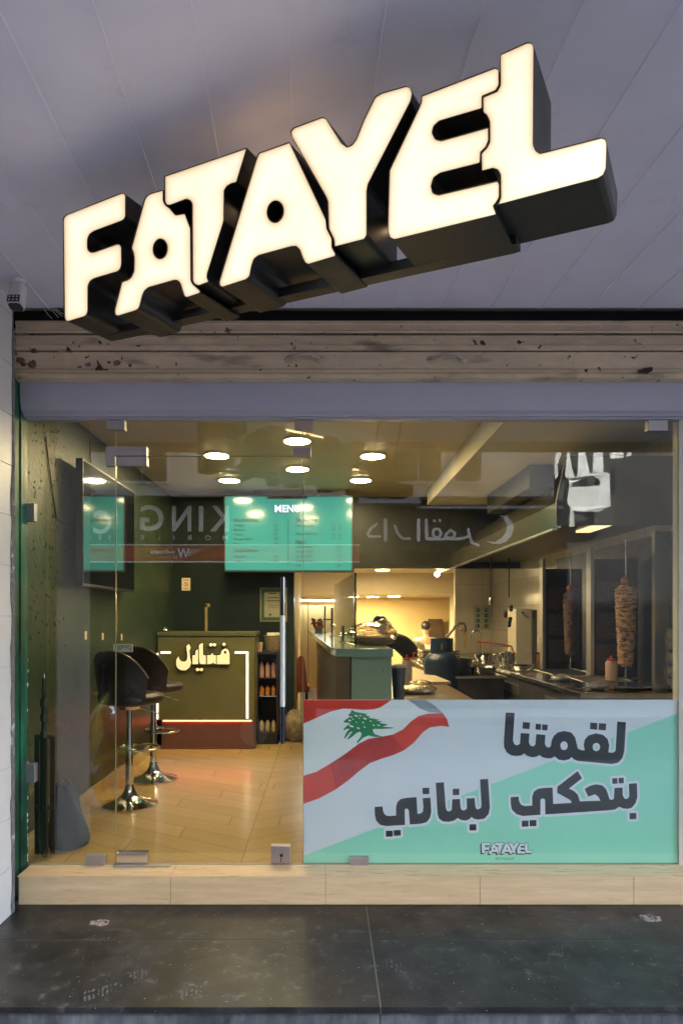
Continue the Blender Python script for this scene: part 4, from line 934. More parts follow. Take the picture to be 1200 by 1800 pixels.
# ------------------------------------------------------------ bar stools
M_leather = mat('dark_brown_leather', (.030, .018, .014), .32, var=.3, vs=14, bump=.3, bs=60)
def make_stool(label):
    t = thing('bar_stool', (0, 0, 0), label, 'bar stool', 'quilted bar stools with chrome trumpet bases')
    MB().lathe((0, 0, 0), [(.195, 0), (.203, .004), (.203, .010), (.19, .014), (.14, .026), (.09, .046), (.055, .075), (.036, .115), (.03, .15), (.0, .152)], 48).build('base', M_chrome, t, smooth=True, auto=60)
    MB().tube([(0, 0, .14), (0, 0, .46)], .0285, 24).build('outer_column', M_chrome, t, smooth=True)
    MB().tube([(0, 0, .46), (0, 0, .73)], .022, 24).build('inner_column', M_chrome, t, smooth=True)
    fr_ = [(.03, 0, .41)]+[(.105+.125*math.cos(a)*1.0, .125*math.sin(a)*1.25, .40) for a in [PI-.0+2*PI*i/26 for i in range(27)]]
    MB().tube(fr_[1:-1], .0085, 10, closed=True).tube([(.0, 0, .40), (-.02, 0, .40)], .03, 16).tube([(0, .03, .40), (.06, .14, .40)], .008, 8).tube([(0, -.03, .40), (.06, -.14, .40)], .008, 8).tube([(0, 0, .38), (0, 0, .425)], .034, 20).build('footrest', M_chrome, t, smooth=True)
    # seat cushion
    k = 10; mb = MB(); n = 28; rows = [(.0, .735), (.8, .735), (.97, .75), (1.0, .78), (.95, .805), (.75, .822), (.4, .818), (.0, .812)]
    vs = []
    for (s_, z_a) in rows:
        for j in range(n):
            a = 2*PI*j/n; ca, sa = math.cos(a), math.sin(a); r_ = 1/(abs(ca)**3.2+abs(sa)**3.2)**(1/3.2)
            x_ = .205*ca*r_*s_; y_ = .215*sa*r_*s_; zz = z_a + (.02*(x_/.2)**2 if z_a > .77 else 0) - (.012 if (x_ > .1 and z_a > .77) else 0)
            vs.append((x_+.02, y_, zz))
    mb.add(vs, [(i*n+j, i*n+(j+1) % n, (i+1)*n+(j+1) % n, (i+1)*n+j) for i in range(len(rows)-1) for j in range(n)])
    mb.build('seat', M_leather, t, smooth=True, auto=80)
    # wrap backrest on the -x side
    mb = MB(); nu, nv = 22, 12; th = .028
    def bk_(u, v, off):
        a = PI + (u-.5)*2.25; h = .78+v*.34*(1-.55*abs(2*u-1)**2.6)
        r_ = .205+.035*v + off; puff = .008*abs(math.sin(u*PI*5))*abs(math.sin(v*PI*3)) if off < 0 else 0
        return Vector((.02+(r_-puff)*math.cos(a), (r_-puff)*1.08*math.sin(a), h))
    out = [[bk_(i/nu, j/nv, th/2) for j in range(nv+1)] for i in range(nu+1)]; inn = [[bk_(i/nu, j/nv, -th/2) for j in range(nv+1)] for i in range(nu+1)]
    vs = [p for r_ in out for p in r_]+[p for r_ in inn for p in r_]; N1 = (nu+1)*(nv+1); q = nv+1
    fs = [(i*q+j, (i+1)*q+j, (i+1)*q+j+1, i*q+j+1) for i in range(nu) for j in range(nv)]+[(N1+i*q+j, N1+i*q+j+1, N1+(i+1)*q+j+1, N1+(i+1)*q+j) for i in range(nu) for j in range(nv)]
    for i in range(nu): fs += [(i*q+nv, (i+1)*q+nv, N1+(i+1)*q+nv, N1+i*q+nv), (i*q, N1+i*q, N1+(i+1)*q, (i+1)*q)]
    for j in range(nv): fs += [(j, j+1, N1+j+1, N1+j), (nu*q+j, N1+nu*q+j, N1+nu*q+j+1, nu*q+j+1)]
    mb.add(vs, fs).build('backrest', M_leather, t, smooth=True, auto=60)
    MB().tube([bk_(i/nu, 1, 0)+Vector((0, 0, .002)) for i in range(nu+1)], .016, 8).build('piping', M_leather, t, smooth=True)
    MB().tube([(.0, -.02, .715), (.06, -.10, .70), (.12, -.17, .66)], .005, 8).lathe((0, 0, .70), [(.07, 0), (.09, .034)], 20).build('lever', M_chrome, t, smooth=True)
    return t
s1 = make_stool('nearer dark brown leather bar stool with chrome trumpet base, just inside the glass'); s2 = copy_tree(s1)
tag(s2, 'farther dark brown leather bar stool, partly hidden, close to the olive counter')
s1.location = (-1.425, CY+5.0, 0); s1.rotation_euler.z = math.radians(64)
s2.location = (PX(270, CY+5.78+0), CY+5.78, 0); s2.location.x = (270-VX)*5.78/F; s2.rotation_euler.z = math.radians(60)

# folded tripod stand and bag
M_tr = mat('black_anodised', (.014, .014, .016), .35, .2, var=.2)
Yt = .11; tx = PX(78, Yt)
tr = thing('tripod_stand', (tx, Yt, 0), 'folded black tripod light stand leaning in the left corner behind the glass', 'tripod')
zz = lambda py: PZ(py, Yt)
MB().tube([(tx, Yt, zz(1500)), (tx, Yt, zz(1292))], .022, 16).tube([(tx, Yt, zz(1292)), (tx, Yt, zz(1228))], .015, 16).tube([(tx, Yt, zz(1228)), (tx, Yt, zz(1192))], .011, 16).build('column', M_tr, tr, smooth=True)
MB().tube([(tx, Yt, zz(1194)), (tx, Yt, zz(1184))], .006, 12).build('spigot', M_chrome, tr, smooth=True)
for z0 in (1292, 1262, 1236):
    MB().lathe((tx, Yt, zz(z0)-.02), [(.019, 0), (.021, .004), (.021, .04), (.018, .044)], 16).build('collar', M_black_plastic, tr, smooth=True)
for dx, dy in ((-.044, .01), (.05, .0), (.02, -.045)):
    MB().box(tx+dx-.013, tx+dx+.013, Yt+dy-.008, Yt+dy+.008, zz(1502), zz(1294)).build('leg', M_tr, tr, bev=.003)
mb = MB()
for dx, dy, py in ((-.044, .01, 1297), (.05, 0, 1296), (-.044, .01, 1415), (.05, 0, 1411), (.02, -.045, 1415), (-.04, .01, 1503), (.05, 0, 1500)):
    mb.lathe((tx+dx, Yt+dy-.009, zz(py)), [(.0045, -.001), (.0045, .004)], 10, ax='y')
build_each(mb, 'rivet', M_chrome, tr)
MB().box(tx-.05, tx+.056, Yt-.012, Yt+.02, zz(1299), zz(1291)).box(tx-.045, tx+.05, Yt-.01, Yt+.015, zz(1422), zz(1416)).build('hub', M_black_plastic, tr, bev=.003)
Yg = .30; bgx = PX(122, Yg)
bgo = thing('black_bag', (bgx, Yg, 0), 'slouching black fabric bag with a top handle on the floor beside the tripod', 'bag')
mb = MB(); n = 24; rows = []
for v in [i/10 for i in range(11)]:
    for j in range(n):
        a = 2*PI*j/n; ca, sa = math.cos(a), math.sin(a); r_ = 1/(abs(ca)**3+abs(sa)**3)**(1/3)
        s_ = (1+.16*math.sin(PI*min(1, v*1.6)))*(1-.5*v**1.5)*(.9 if v < .05 else 1); x_ = .105*ca*r_*s_-.03*v + .01*math.sin(7*v+3*a); y_ = .09*sa*r_*(1-.5*v)+.008*math.sin(5*a+9*v)
        mb.v.append(Vector((bgx+x_, Yg+y_, .37*v+.004)))
for i in range(10):
    for j in range(n): mb.f.append((i*n+j, i*n+(j+1) % n, (i+1)*n+(j+1) % n, (i+1)*n+j))
mb.f.append(tuple(range(n))[::-1]); mb.f.append(tuple(10*n+j for j in range(n)))
mb.build('bag_body', mat('charcoal_nylon', (.014, .0135, .015), .75, var=.25, vs=12, bump=.5, bs=25), bgo, smooth=True, auto=70)
MB().tube([(bgx-.06, Yg, .365), (bgx-.055, Yg, .395), (bgx-.03, Yg, .405), (bgx+.0, Yg, .39), (bgx+.01, Yg, .365)], .009, 8).build('handle', M_black_plastic, bgo, smooth=True)
bpk = MB().add([P(228, 1133, 2.0), P(231, 1147, 2.0)], [])
# patterned card lying on stool back
mc = MB().box(PX(200, 1.42), PX(234, 1.42), 1.415, 1.42, PZ(1146, 1.42), PZ(1132, 1.42)).build('menu_card', mat('card_white', (.85, .8, .7), .6))
tag(mc, 'small white card with a maze pattern propped behind the nearer stool back', 'card')
ORG_mc = ORG[mc.name]
mb = MB()
for i in range(3):
    x0, x1 = PX(207+i*2.6, 1.41), PX(231-i*3.0, 1.41); z0, z1 = PZ(1144.5-i*1.5, 1.41), PZ(1134.5+i*2, 1.41)
    mb.box(x0, x1, 1.4125, 1.4145, z1-.003, z1).box(x0, x0+.004, 1.4125, 1.4145, z0, z1).box(x1-.004, x1, 1.4125, 1.4145, z0, z1-.012)
mb.build('maze_print', mat('maze_ink', (.03, .03, .09), .5), mc)
# shelf ledge behind the stool
# ------------------------------------------------------------ mint service counter
sc_ = thing('service_counter', (.2, 2.4, 0), 'mint green service counter with steel edged top running to the back', 'counter')
M_mint = mat('mint_laminate', (.20, .275, .21), .22, var=.04, vs=3)
M_mdark = mat('dark_counter_side', (.06, .05, .035), .4, var=.2, vs=4)
zt = 1.18
fp_ = lambda px, d: ((px-VX)*d/F, CY+d)
tp_ = [fp_(590, 4.2), fp_(691, 4.19), (.423, 5.4), fp_(543, 9.2), fp_(581, 4.42)]
MB().prism(tp_, lambda p: (p[0], p[1], zt-.05), lambda p: (p[0], p[1], zt)).build('counter_top', mat('mint_top', (.18, .26, .195), .12, var=.05), sc_, bev=.004)
x617, y617 = fp_(617.5, 4.24)
MB().box(x617, .418, y617, y617+.6, 0, zt-.051).build('cabinet', M_mint, sc_, bev=.003)
MB().prism([(x617-.003, y617+.02), (x617-.003, 2.0), (.35, 5.2), fp_(556, 8.9), fp_(590, 4.6)], lambda p: (p[0], p[1], 0), lambda p: (p[0], p[1], zt-.052)).build('side_panel', M_mdark, sc_)
MB().box(PX(668, y617), PX(684, y617), y617-.004, y617-.001, PZ(1146, y617), PZ(1139.5, y617)).build('vent_slot', M_dark, sc_)
MB().box(PX(627, y617), PX(690, y617), y617-.002, y617-.0005, PZ(1140.6, y617), PZ(1140, y617)).tube([(PX(673, y617), y617-.004, PZ(1178, y617)), (PX(673, y617), y617, PZ(1178, y617))], .004, 8).build('panel_seam', M_dark, sc_)
MB().box(x617-.012, x617-.002, y617+.005, y617+.018, 0, zt-.053).build('side_rail', M_black, sc_)

# glass screen standing on the counter
sg = thing('counter_screen', (PX(610, 1.8), 1.8, zt), 'dark tinted glass screen on steel clamps standing on the mint counter', 'glass screen')
M_tint = glassmat('tinted_glass', (.30, .38, .28), .05)
gx0, gy0 = fp_(624.5, 4.7); gx1, gy1 = fp_(588, 6.5)
zg0 = zt+.004; zg1 = CZ+(VY-1007)*4.7/F
u = Vector((gx1-gx0, gy1-gy0, 0)); nn = Vector((-u.y, u.x, 0)).normalized()*.005
MB().add([Vector((gx0, gy0, zg0))-nn, Vector((gx1, gy1, zg0))-nn, Vector((gx1, gy1, zg0))+nn, Vector((gx0, gy0, zg0))+nn, Vector((gx0, gy0, zg1))-nn, Vector((gx1, gy1, zg1))-nn, Vector((gx1, gy1, zg1))+nn, Vector((gx0, gy0, zg1))+nn], [(0, 1, 2, 3), (4, 5, 6, 7), (0, 1, 5, 4), (1, 2, 6, 5), (2, 3, 7, 6), (3, 0, 4, 7)]).build('tinted_pane', M_tint, sg)
MB().tube([(gx0, gy0-.003, zg0), (gx0, gy0-.003, zg1)], .006, 6).build('pane_edge', mat('dark_glass_edge', (.01, .02, .015), .1), sg)
for k_, (px, d, h1) in enumerate(((602, 5.2, 1.305), (583.5, 6.7, 1.46), (571, 8.2, 1.50))):
    x_, y_ = fp_(px, d)
    MB().tube([(x_, y_, zt), (x_, y_, h1)], .012, 12).lathe((x_, y_, zt), [(.026, 0), (.026, .008)], 16).tube([(x_-.02, y_, zt+.06+.05*k_), (x_+.09, y_+.02, zt+.06+.05*k_)], .010, 10).build('clamp_post', M_chrome, sg, smooth=True)

# bag of bread on the counter
M_bag = mat('clear_bag_film', (.62, .52, .38), .14, var=.35, vs=25, bump=1.0, bs=30, spec=1)
br = thing('bread_bag', (PX(655, 1.0), 1.0, zt), 'crinkled clear plastic bag of flat bread on the mint counter', 'bag of bread')
rg = random.Random(8)
mb = MB()
for i in range(5): mb.lathe((PX(655, 1.0)+rg.uniform(-.01, .01), 1.0, zt+.004+i*.011), [(.13, 0), (.145, .005), (.13, .009)], 26)
mb.build('flat_bread', mat('pita', (.50, .34, .19), .8, var=.25, vs=20, bump=.4), br, smooth=True)
def crumple(name, c, rx, ry, rz, m, parent, n=40, k=22, seed=1, amp=.16):
    rg = random.Random(seed); mb = MB()
    ph = [(rg.uniform(2, 9), rg.uniform(2, 9), rg.uniform(0, 6)) for _ in range(7)]
    for i in range(k+1):
        p_ = PI*i/k
        for j in range(n):
            a = 2*PI*j/n; q = 1+amp*sum(abs(math.sin(f1*a+f2*p_+f3)) for f1, f2, f3 in [(round(p[0]), p[1], p[2]) for p in ph])/4-.1+rg.uniform(-.02, .02)
            z_a = rz*math.cos(p_)*q
            mb.v.append(Vector(c)+Vector((rx*math.sin(p_)*math.cos(a)*q, ry*math.sin(p_)*math.sin(a)*q, max(z_a, -rz*.9))))
    for i in range(k):
        for j in range(n): mb.f.append((i*n+j, (i+1)*n+j, (i+1)*n+(j+1) % n, i*n+(j+1) % n))
    return mb.build(name, m, parent, smooth=True, auto=22)
M_film = glassmat('clear_film', (.86, .8, .7), .38, rough=.16)
crumple('plastic_film', (PX(654, 1.0), 1.0, zt+.075), .165, .13, .078, M_film, br, seed=3)
crumple('twisted_neck', (PX(673, 1.0), 1.0, zt+.13), .055, .045, .05, M_film, br, 16, 10, seed=5)

# low worktop behind the pane, with tubs, bottle and foil
wt = thing('prep_table', (.7, 1.4, 0), 'brown worktop table just behind the banner, left of the kitchen aisle', 'table')
ZW = .85
MB().box(.43, .95, .40, 2.25, ZW-.04, ZW).build('tabletop', mat('brown_worktop', (.22, .14, .075), .35, var=.3, vs=6, stretch=(4, 1, 1)), wt, bev=.003)
for x_ in (.47, .90):
    for y_ in (.45, 2.2): MB().box(x_-.02, x_+.02, y_-.02, y_+.02, 0, ZW-.041).build('leg', M_steel, wt)
def wpt(px, py, z=ZW): d = (CZ-z)*F/(py-VY); return (px-VX)*d/F, CY+d
cbd = MB().prism([wpt(727, 1176), wpt(792, 1203), wpt(742, 1203.5), wpt(700, 1192), wpt(700, 1176)], lambda p: (p[0], p[1], ZW+.002), lambda p: (p[0], p[1], ZW+.022)).build('cutting_board', mat('pale_board', (.62, .49, .30), .5, var=.08), bev=.003)
tag(cbd, 'pale cutting board lying on the brown worktop behind the squeeze bottle', 'cutting board')
x_, y_ = wpt(715, 1209); sb = thing('squeeze_bottle', (x_, y_, ZW), 'white sauce squeeze bottle with red cap beside the mint counter', 'bottle')
kk = (y_-CY)/F; hb = 48*kk
MB().lathe((x_, y_, ZW+.001), [(.036, 0), (.039, .006), (.039, hb-.012), (.034, hb)], 24).build('bottle_body', mat('milky_plastic', (.66, .58, .42), .35, var=.04), sb, smooth=True)
MB().lathe((x_, y_, ZW+hb+.002), [(.026, 0), (.026, .012), (.010, .016), (.006, .04)], 20).tube([(x_+.01, y_, ZW+hb+.014), (x_+.045, y_, ZW+hb+.02), (x_+.05, y_, ZW+hb+.055), (x_+.06, y_, ZW+hb+.055)], .006, 8).build('cap', mat('red_plastic', (.55, .02, .015), .35), sb, smooth=True)
x_, y_ = wpt(735, 1219); fo = thing('foil_plate', (x_, y_, ZW), 'stack of foil wrapped flat food packs at the front of the brown worktop', 'foil packs')
M_foil = mat('crinkled_foil', (.75, .62, .40), .2, .9, var=.2, vs=30, bump=.8, bs=50)
crumple('foil', (x_, y_, ZW+.03), .115, .09, .034, M_foil, fo, seed=11)
crumple('foil', (x_+.02, y_+.05, ZW+.065), .07, .06, .022, M_foil, fo, seed=12)
x_, y_ = wpt(692, 1198); bi = thing('waste_tub', (.48, .62, ZW), 'dark tapered plastic tub between the mint counter and the squeeze bottle', 'tub')
MB().lathe((.482, .66, ZW+.001), [(.034, 0), (.046, .18), (.052, .182), (.052, .192), (.045, .192), (.03, .01)], 24).build('tub_body', mat('dark_tub', (.04, .04, .055), .4), bi, smooth=True)
crumple('liner', (.482, .66, ZW+.195), .043, .043, .022, mat('pale_liner', (.4, .33, .25), .5, var=.3, vs=20), bi, 24, 12, seed=4)
for k_ in range(2):
    q = MB().lathe((PX(735+k_*7, 1.0), 1.3, ZW+.001), [(.018, 0), (.022, .05)], 14).build('small_cup', mat('frosted_cup', (.55, .55, .52), .3), smooth=True)
    tag(q, ('left', 'right')[k_]+' small clear plastic cup standing by the foot of the squeeze bottle', 'cup', 'small clear cups by the squeeze bottle')

# ------------------------------------------------------------ kitchen line on the right
kc = thing('steel_counter', (1.92, 2.6, 0), 'stainless steel kitchen counter along the tiled right wall', 'counter')
M_dsteel = mat('smoky_steel', (.30, .28, .26), .22, .9, var=.2, vs=6, rv=.1)
MB().box(1.6, 2.245, .47, 5.2, .865, .90).build('steel_top', M_dsteel, kc, bev=.003)
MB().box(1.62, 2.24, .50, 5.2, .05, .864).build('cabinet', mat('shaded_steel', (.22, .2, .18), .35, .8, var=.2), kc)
mb = MB()
for y0 in (.7, 1.9, 3.1): mb.box(1.612, 1.619, y0, y0+.5, .72, .80)
build_each(mb, 'drawer', M_steel, kc)
MB().box(2.225, 2.247, .42, 2.75, .905, 1.925).build('darkening_panel', mat('darkening_panel_steel', (.10, .095, .085), .38, .7, var=.35, vs=5, col2=(.03, .025, .02), mix=(.5, .8), ms=3), kc)  # dark panel added over the tiles to darken the area behind the grills
# hood
hd = thing('extractor_hood', (1.85, 2.7, 1.93), 'long stainless extractor hood over the shawarma grills', 'extractor hood')
M_hood = mat('hood_steel', (.40, .37, .27), .2, .9, var=.04, vs=2)
pr = [(1.45, 1.93), (1.45, 2.09), (1.78, 2.38), (2.245, 2.38), (2.245, 2.34), (1.80, 2.34), (1.475, 2.07), (1.475, 1.93)]
MB().prism(pr, lambda p: (p[0], .462, p[1]), lambda p: (p[0], 5.1, p[1])).build('canopy', M_hood, hd)
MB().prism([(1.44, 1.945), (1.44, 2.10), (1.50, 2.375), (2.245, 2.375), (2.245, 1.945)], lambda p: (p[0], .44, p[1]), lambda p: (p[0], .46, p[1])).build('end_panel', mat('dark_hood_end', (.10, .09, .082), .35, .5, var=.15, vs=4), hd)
MB().box(1.48, 2.245, .47, 5.1, 2.0, 2.01).build('filter', mat('hood_cavity_shade', (.03, .028, .025), .4, .5), hd)  # near-black sheet; the shade of the hood cavity is put into its colour
MB().box(1.42, 1.452, .46, 5.1, 1.915, 1.929).build('rim', M_steel, hd)
MB().box(1.62, 2.0, 1.6, 3.0, 2.40, 2.577).build('duct', mat('dark_duct', (.12, .115, .11), .4, .6), hd)
MB().box(1.82, 1.92, .75, 1.15, 1.985, 1.998).build('hood_lamp', mat('hood_led', (.9, .8, .6), .5, emit=(1, .66, .32), es=.12), hd)
for k_, yy in enumerate((4.7,)):
    q = MB().ell((1.40, yy, 1.90), .03, .03, .03, 12, 8).build('spot_lamp', mat('spot_emit', (1, .9, .7), .4, emit=(1, .8, .5), es=6), smooth=True)
    tag(q, 'small bright spotlight under the far end of the extractor hood', 'lamp')

def shawarma(px, d, zt_, zb_, rt, rb, cols, labels):
    x_ = (px-VX)*d/F; y_ = CY+d
    gr = thing('vertical_grill', (x_, y_, .9), labels[0], 'grill', 'vertical rotisserie grills')
    MB().box(x_-.16, min(x_+.16, 2.24), y_+.17, y_+.25, .92, 1.78).build('burner_back', mat('burner_dark', (.05, .045, .04), .4, .6, var=.3), gr)
    MB().box(x_-.19, x_-.165, y_+.12, y_+.20, .905, 1.86).build('upright', M_steel, gr)
    mb = MB()
    for zz_ in (1.0, 1.22, 1.44): mb.box(x_-.13, min(x_+.13, 2.235), y_+.16, y_+.168, zz_, zz_+.18)
    build_each(mb, 'burner_mesh', mat('burner_mesh', (.12, .09, .07), .6, .5, var=.5, vs=80), gr)
    MB().lathe((x_, y_, .902), [(.17, 0), (.18, .012), (.175, .02), (.05, .022), (.012, .03), (.010, .1)], 32).build('drip_tray', M_dsteel, gr, smooth=True)
    MB().tube([(x_, y_, .93), (x_, y_, 1.90)], .006, 8).build('spit', M_chrome, gr, smooth=True)
    sp = thing('shawarma_meat', (x_, y_, zb_), labels[1], 'meat')
    mb = MB(); n = 56; m_ = 60; rg = random.Random(int(px)); lay = [rg.uniform(-1, 1) for _ in range(m_+1)]
    for i in range(m_+1):
        v = i/m_; r0 = rb+(rt-rb)*v**.8; r0 *= (1 if v > .03 else .8)*(1 if v < .95 else 1-(v-.95)*8)
        for j in range(n):
            a = 2*PI*j/n; q = r0*(1+.05*lay[i]+.05*math.sin(5*a+13*v*lay[(i//3) % m_])+.03*math.sin(11*a+40*v)+rg.uniform(-.03, .03))
            mb.v.append(Vector((x_+q*math.cos(a), y_+q*math.sin(a), zb_+(zt_-zb_)*v+.004*math.sin(3*a+i))))
    for i in range(m_):
        for j in range(n): mb.f.append((i*n+j, i*n+(j+1) % n, (i+1)*n+(j+1) % n, (i+1)*n+j))
    mb.f.append(tuple(range(n))[::-1]); mb.f.append(tuple(m_*n+j for j in range(n)))
    mb.build('meat_stack', cols, sp, smooth=True, auto=35)
    MB().ell((x_, y_, zt_+.03), .035, .035, .034, 20, 12).build('tomato', mat('roast_tomato', (.30, .07, .02), .3, var=.3, vs=20), sp, smooth=True)
M_meat = mat('roasted_meat', (.62, .33, .13), .5, var=.35, vs=35, bump=1, bs=60, col2=(.10, .035, .018), mix=(.48, .6), ms=22, stretch=(1, 1, 3.2))
M_meat2 = mat('dark_roasted_meat', (.15, .07, .035), .5, var=.4, vs=35, bump=1, bs=60, col2=(.05, .02, .012), mix=(.45, .6), ms=30, stretch=(1, 1, 3))
shawarma(1099, 4.6, PZ(1030, .8), PZ(1171, .8), .070, .045, M_meat, ('vertical grill with steel upright at the right end of the counter', 'golden brown chicken shawarma stack on the right hand spit'))
shawarma(1002, 5.6, PZ(1041, 1.8), PZ(1150, 1.8), .058, .042, M_meat2, ('vertical grill farther along the counter, left of the other', 'darker beef shawarma stack on the left hand spit'))
# pale post at the right, next to the jamb
po = MB().box(PX(1150, .6), PX(1155, .6), .6, .64, .902, 1.93).box(PX(1155, .6), PX(1188, .6), .62, .66, .902, 1.93).build('steel_post', M_steel)
tag(po, 'bright steel corner post between the right hand grill and the jamb', 'post')
gp = thing('control_panel', (PX(1184, .4), .4, .95), 'narrow steel control strip with blue gas knobs by the right jamb', 'control panel')
MB().box(PX(1172, .45), PX(1196, .45), .45, .48, .95, 1.3).build('panel', M_dsteel, gp)
for py in (1143, 1167, 1190):
    MB().lathe((PX(1184, .43), .425, PZ(py, .43)), [(.017, 0), (.019, .004), (.019, .024)], 20, ax='y').build('knob', mat('blue_knob', (.02, .035, .22), .3), gp, smooth=True)
sb2 = thing('sauce_bottle', (PX(1073, 1.0), 1.0, .9), 'tall cream bottle with red lid behind the right hand grill', 'bottle')
x_ = PX(1074, .72); MB().lathe((x_, .72, .902), [(.036, 0), (.038, .01), (.038, .17), (.03, .18)], 20).build('bottle_body', mat('peach_plastic', (.5, .28, .17), .4, var=.2, vs=10), sb2, smooth=True)
MB().lathe((x_, .72, 1.084), [(.028, 0), (.028, .012), (.01, .016), (.004, .035)], 18).build('lid', mat('red_plastic', (.55, .02, .015), .35), sb2, smooth=True)
# wire grids and parcels lying on the steel counter
def grid(cx, cy, L_, W_, rz, label, z=.96):
    t = thing('grill_grid', (cx, cy, z-.04), label, 'grill grid', 'folding wire grill grids')
    R_ = Matrix.Translation((cx, cy, z))@Matrix.Rotation(rz, 4, 'Z')@Matrix.Rotation(.06, 4, 'X')
    mb = MB()
    for i in range(13): y_ = -W_/2+W_*i/12; mb.tube([R_@Vector((-L_/2, y_, 0)), R_@Vector((L_/2, y_, 0))], .0024, 5)
    mb.build('bars', M_steel, t)
    mb = MB().tube([R_@Vector(q) for q in ((-L_/2, -W_/2, 0), (L_/2, -W_/2, 0), (L_/2, W_/2, 0), (-L_/2, W_/2, 0))], .004, 6, closed=True)
    mb.tube([R_@Vector((L_/2, 0.02, 0)), R_@Vector((L_/2+.16, .02, .0))], .005, 6).tube([R_@Vector((L_/2, -.02, 0)), R_@Vector((L_/2+.16, -.02, .0))], .005, 6)
    mb.build('frame', M_steel, t)
grid(1.83, .78, .34, .26, .1, 'wire grill grid at the near end of the steel counter, lower one')
grid(1.80, 1.35, .34, .26, .25, 'wire grill grid farther along the steel counter, behind the first')
for (x_, y_, lb) in ((1.78, .66, 'foil wrapped parcel under the nearer wire grid'), (1.74, 1.2, 'foil wrapped parcel under the farther wire grid')):
    q = crumple('foil_parcel', (x_, y_, .928), .075, .05, .028, mat('grey_foil', (.5, .47, .42), .3, .6, var=.3, vs=40, bump=.6), None, 24, 12, seed=int(x_*100))
    tag(q, lb, 'foil parcel', 'foil parcels on the steel counter')
# white appliance box, slicer, paper poster, hoses, ladles
ap = thing('white_appliance', (2.05, 3.0, .9), 'white upright metal appliance box on the far counter against the tiles', 'appliance')
ax_, ay_ = PX(925, 2.9), 2.9
MB().box(PX(906, 2.9), PX(935, 2.9), 2.9, 3.2, .902, PZ(1070, 2.9)).build('box', mat('off_white_enamel', (.55, .5, .4), .3, var=.06), ap, bev=.008)
MB().box(PX(936, 2.9), PX(945, 2.9), 2.93, 3.2, .902, PZ(1072, 2.9)).build('side', M_steel, ap)
MB().tube([(PX(915, 2.88), 2.88, PZ(1076, 2.88)), (PX(920, 2.88), 2.88, PZ(1078, 2.88))], .012, 10).build('dial', M_chrome, ap)
po_ = thing('produce_poster', (PX(847, 5.29), 5.29, PZ(1107, 5.29)), 'square poster with eight round green pictures on the rear kitchen wall', 'poster')
MB().box(PX(832, 5.29), PX(862, 5.29), 5.285, 5.298, PZ(1107, 5.29), PZ(1064, 5.29)).build('board', mat('poster_board', (.36, .36, .27), .5), po_)
mb = MB(); mb2 = MB()
for r_ in range(4):
    for c_ in range(2):
        px, py = 839.5+c_*15, 1072.5+r_*9.3
        mb.lathe((PX(px, 5.28), 5.281, PZ(py, 5.28)), [(.026, 0), (.026, .003)], 16, ax='y')
        mb2.lathe((PX(px+(.8 if c_ else -.8), 5.28), 5.279, PZ(py, 5.28)), [(.012, 0), (.012, .002)], 12, ax='y')
mb.build('green_disc', mat('dark_leaf_green', (.03, .07, .035), .5), po_); mb2.build('disc_detail', mat('yellow_green', (.30, .27, .10), .5), po_)
for px, y0, y1, lb, dd in ((862, 1000, 1063, 'long handled ladle hanging under the hood, left one', 2.6), (894, 1000, 1064, 'dark hanging utensil with a thick end under the hood, next to the white appliance', 2.7)):
    u_ = thing('hanging_utensil', (PX(px, dd), dd, PZ(y1, dd)), lb, 'utensil')
    MB().tube([(PX(px, dd), dd, 1.93), (PX(px, dd), dd, PZ(y1-14, dd))], .006, 8).build('handle', M_black, u_, smooth=True)
    if px < 880: MB().ell((PX(px, dd), dd, PZ(y1-6, dd)), .022, .018, .042, 14, 10).build('bowl', M_steel, u_, smooth=True)
    else:
        mb = MB(); rg = random.Random(2)
        for k_ in range(7): mb.ell((PX(px-2+rg.uniform(-5, 6), dd), dd, PZ(1066+k_*5.5, dd)), .02, .018, .022, 10, 8)
        mb.build('hanging_tool', M_black, u_, smooth=True)
# faucets
fa = thing('sink_tap', (PX(845, 4.6), 4.6, .9), 'curved chrome sink tap at the back of the kitchen', 'tap')
pts_ = [(PX(846, 4.6), 4.6, .9), (PX(846, 4.6), 4.6, PZ(1118, 4.6))]+[(PX(837, 4.6)+math.cos(a)*.065, 4.6, PZ(1118, 4.6)+math.sin(a)*.07) for a in [PI*i/10 for i in range(1, 11)]]+[(PX(827.5, 4.6), 4.6, PZ(1122, 4.6))]
MB().tube(pts_, .011, 10).build('spout', M_chrome, fa, smooth=True)
fb = thing('spray_tap', (PX(815, 4.8), 4.8, .9), 'grey pre rinse spray tap with red valve and yellow hose beside the poster', 'tap')
MB().tube([P(817, 1138, 4.8), P(817, 1110, 4.8)], .014, 10).build('yellow_hose', mat('yellow_hose', (.45, .28, .04), .4), fb, smooth=True)
MB().tube([P(817, 1112, 4.8), P(818, 1102, 4.8), P(815, 1096, 4.8), P(806, 1096, 4.8), P(800, 1101, 4.8), P(790, 1114, 4.8), P(784, 1119, 4.8)], .016, 10).build('spray_arm', mat('grey_pipe', (.12, .11, .1), .35, .6), fb, smooth=True)
MB().ell(P(810, 1107, 4.78), .02, .02, .02).build('valve', mat('red_plastic', (.55, .02, .015), .35), fb, smooth=True)
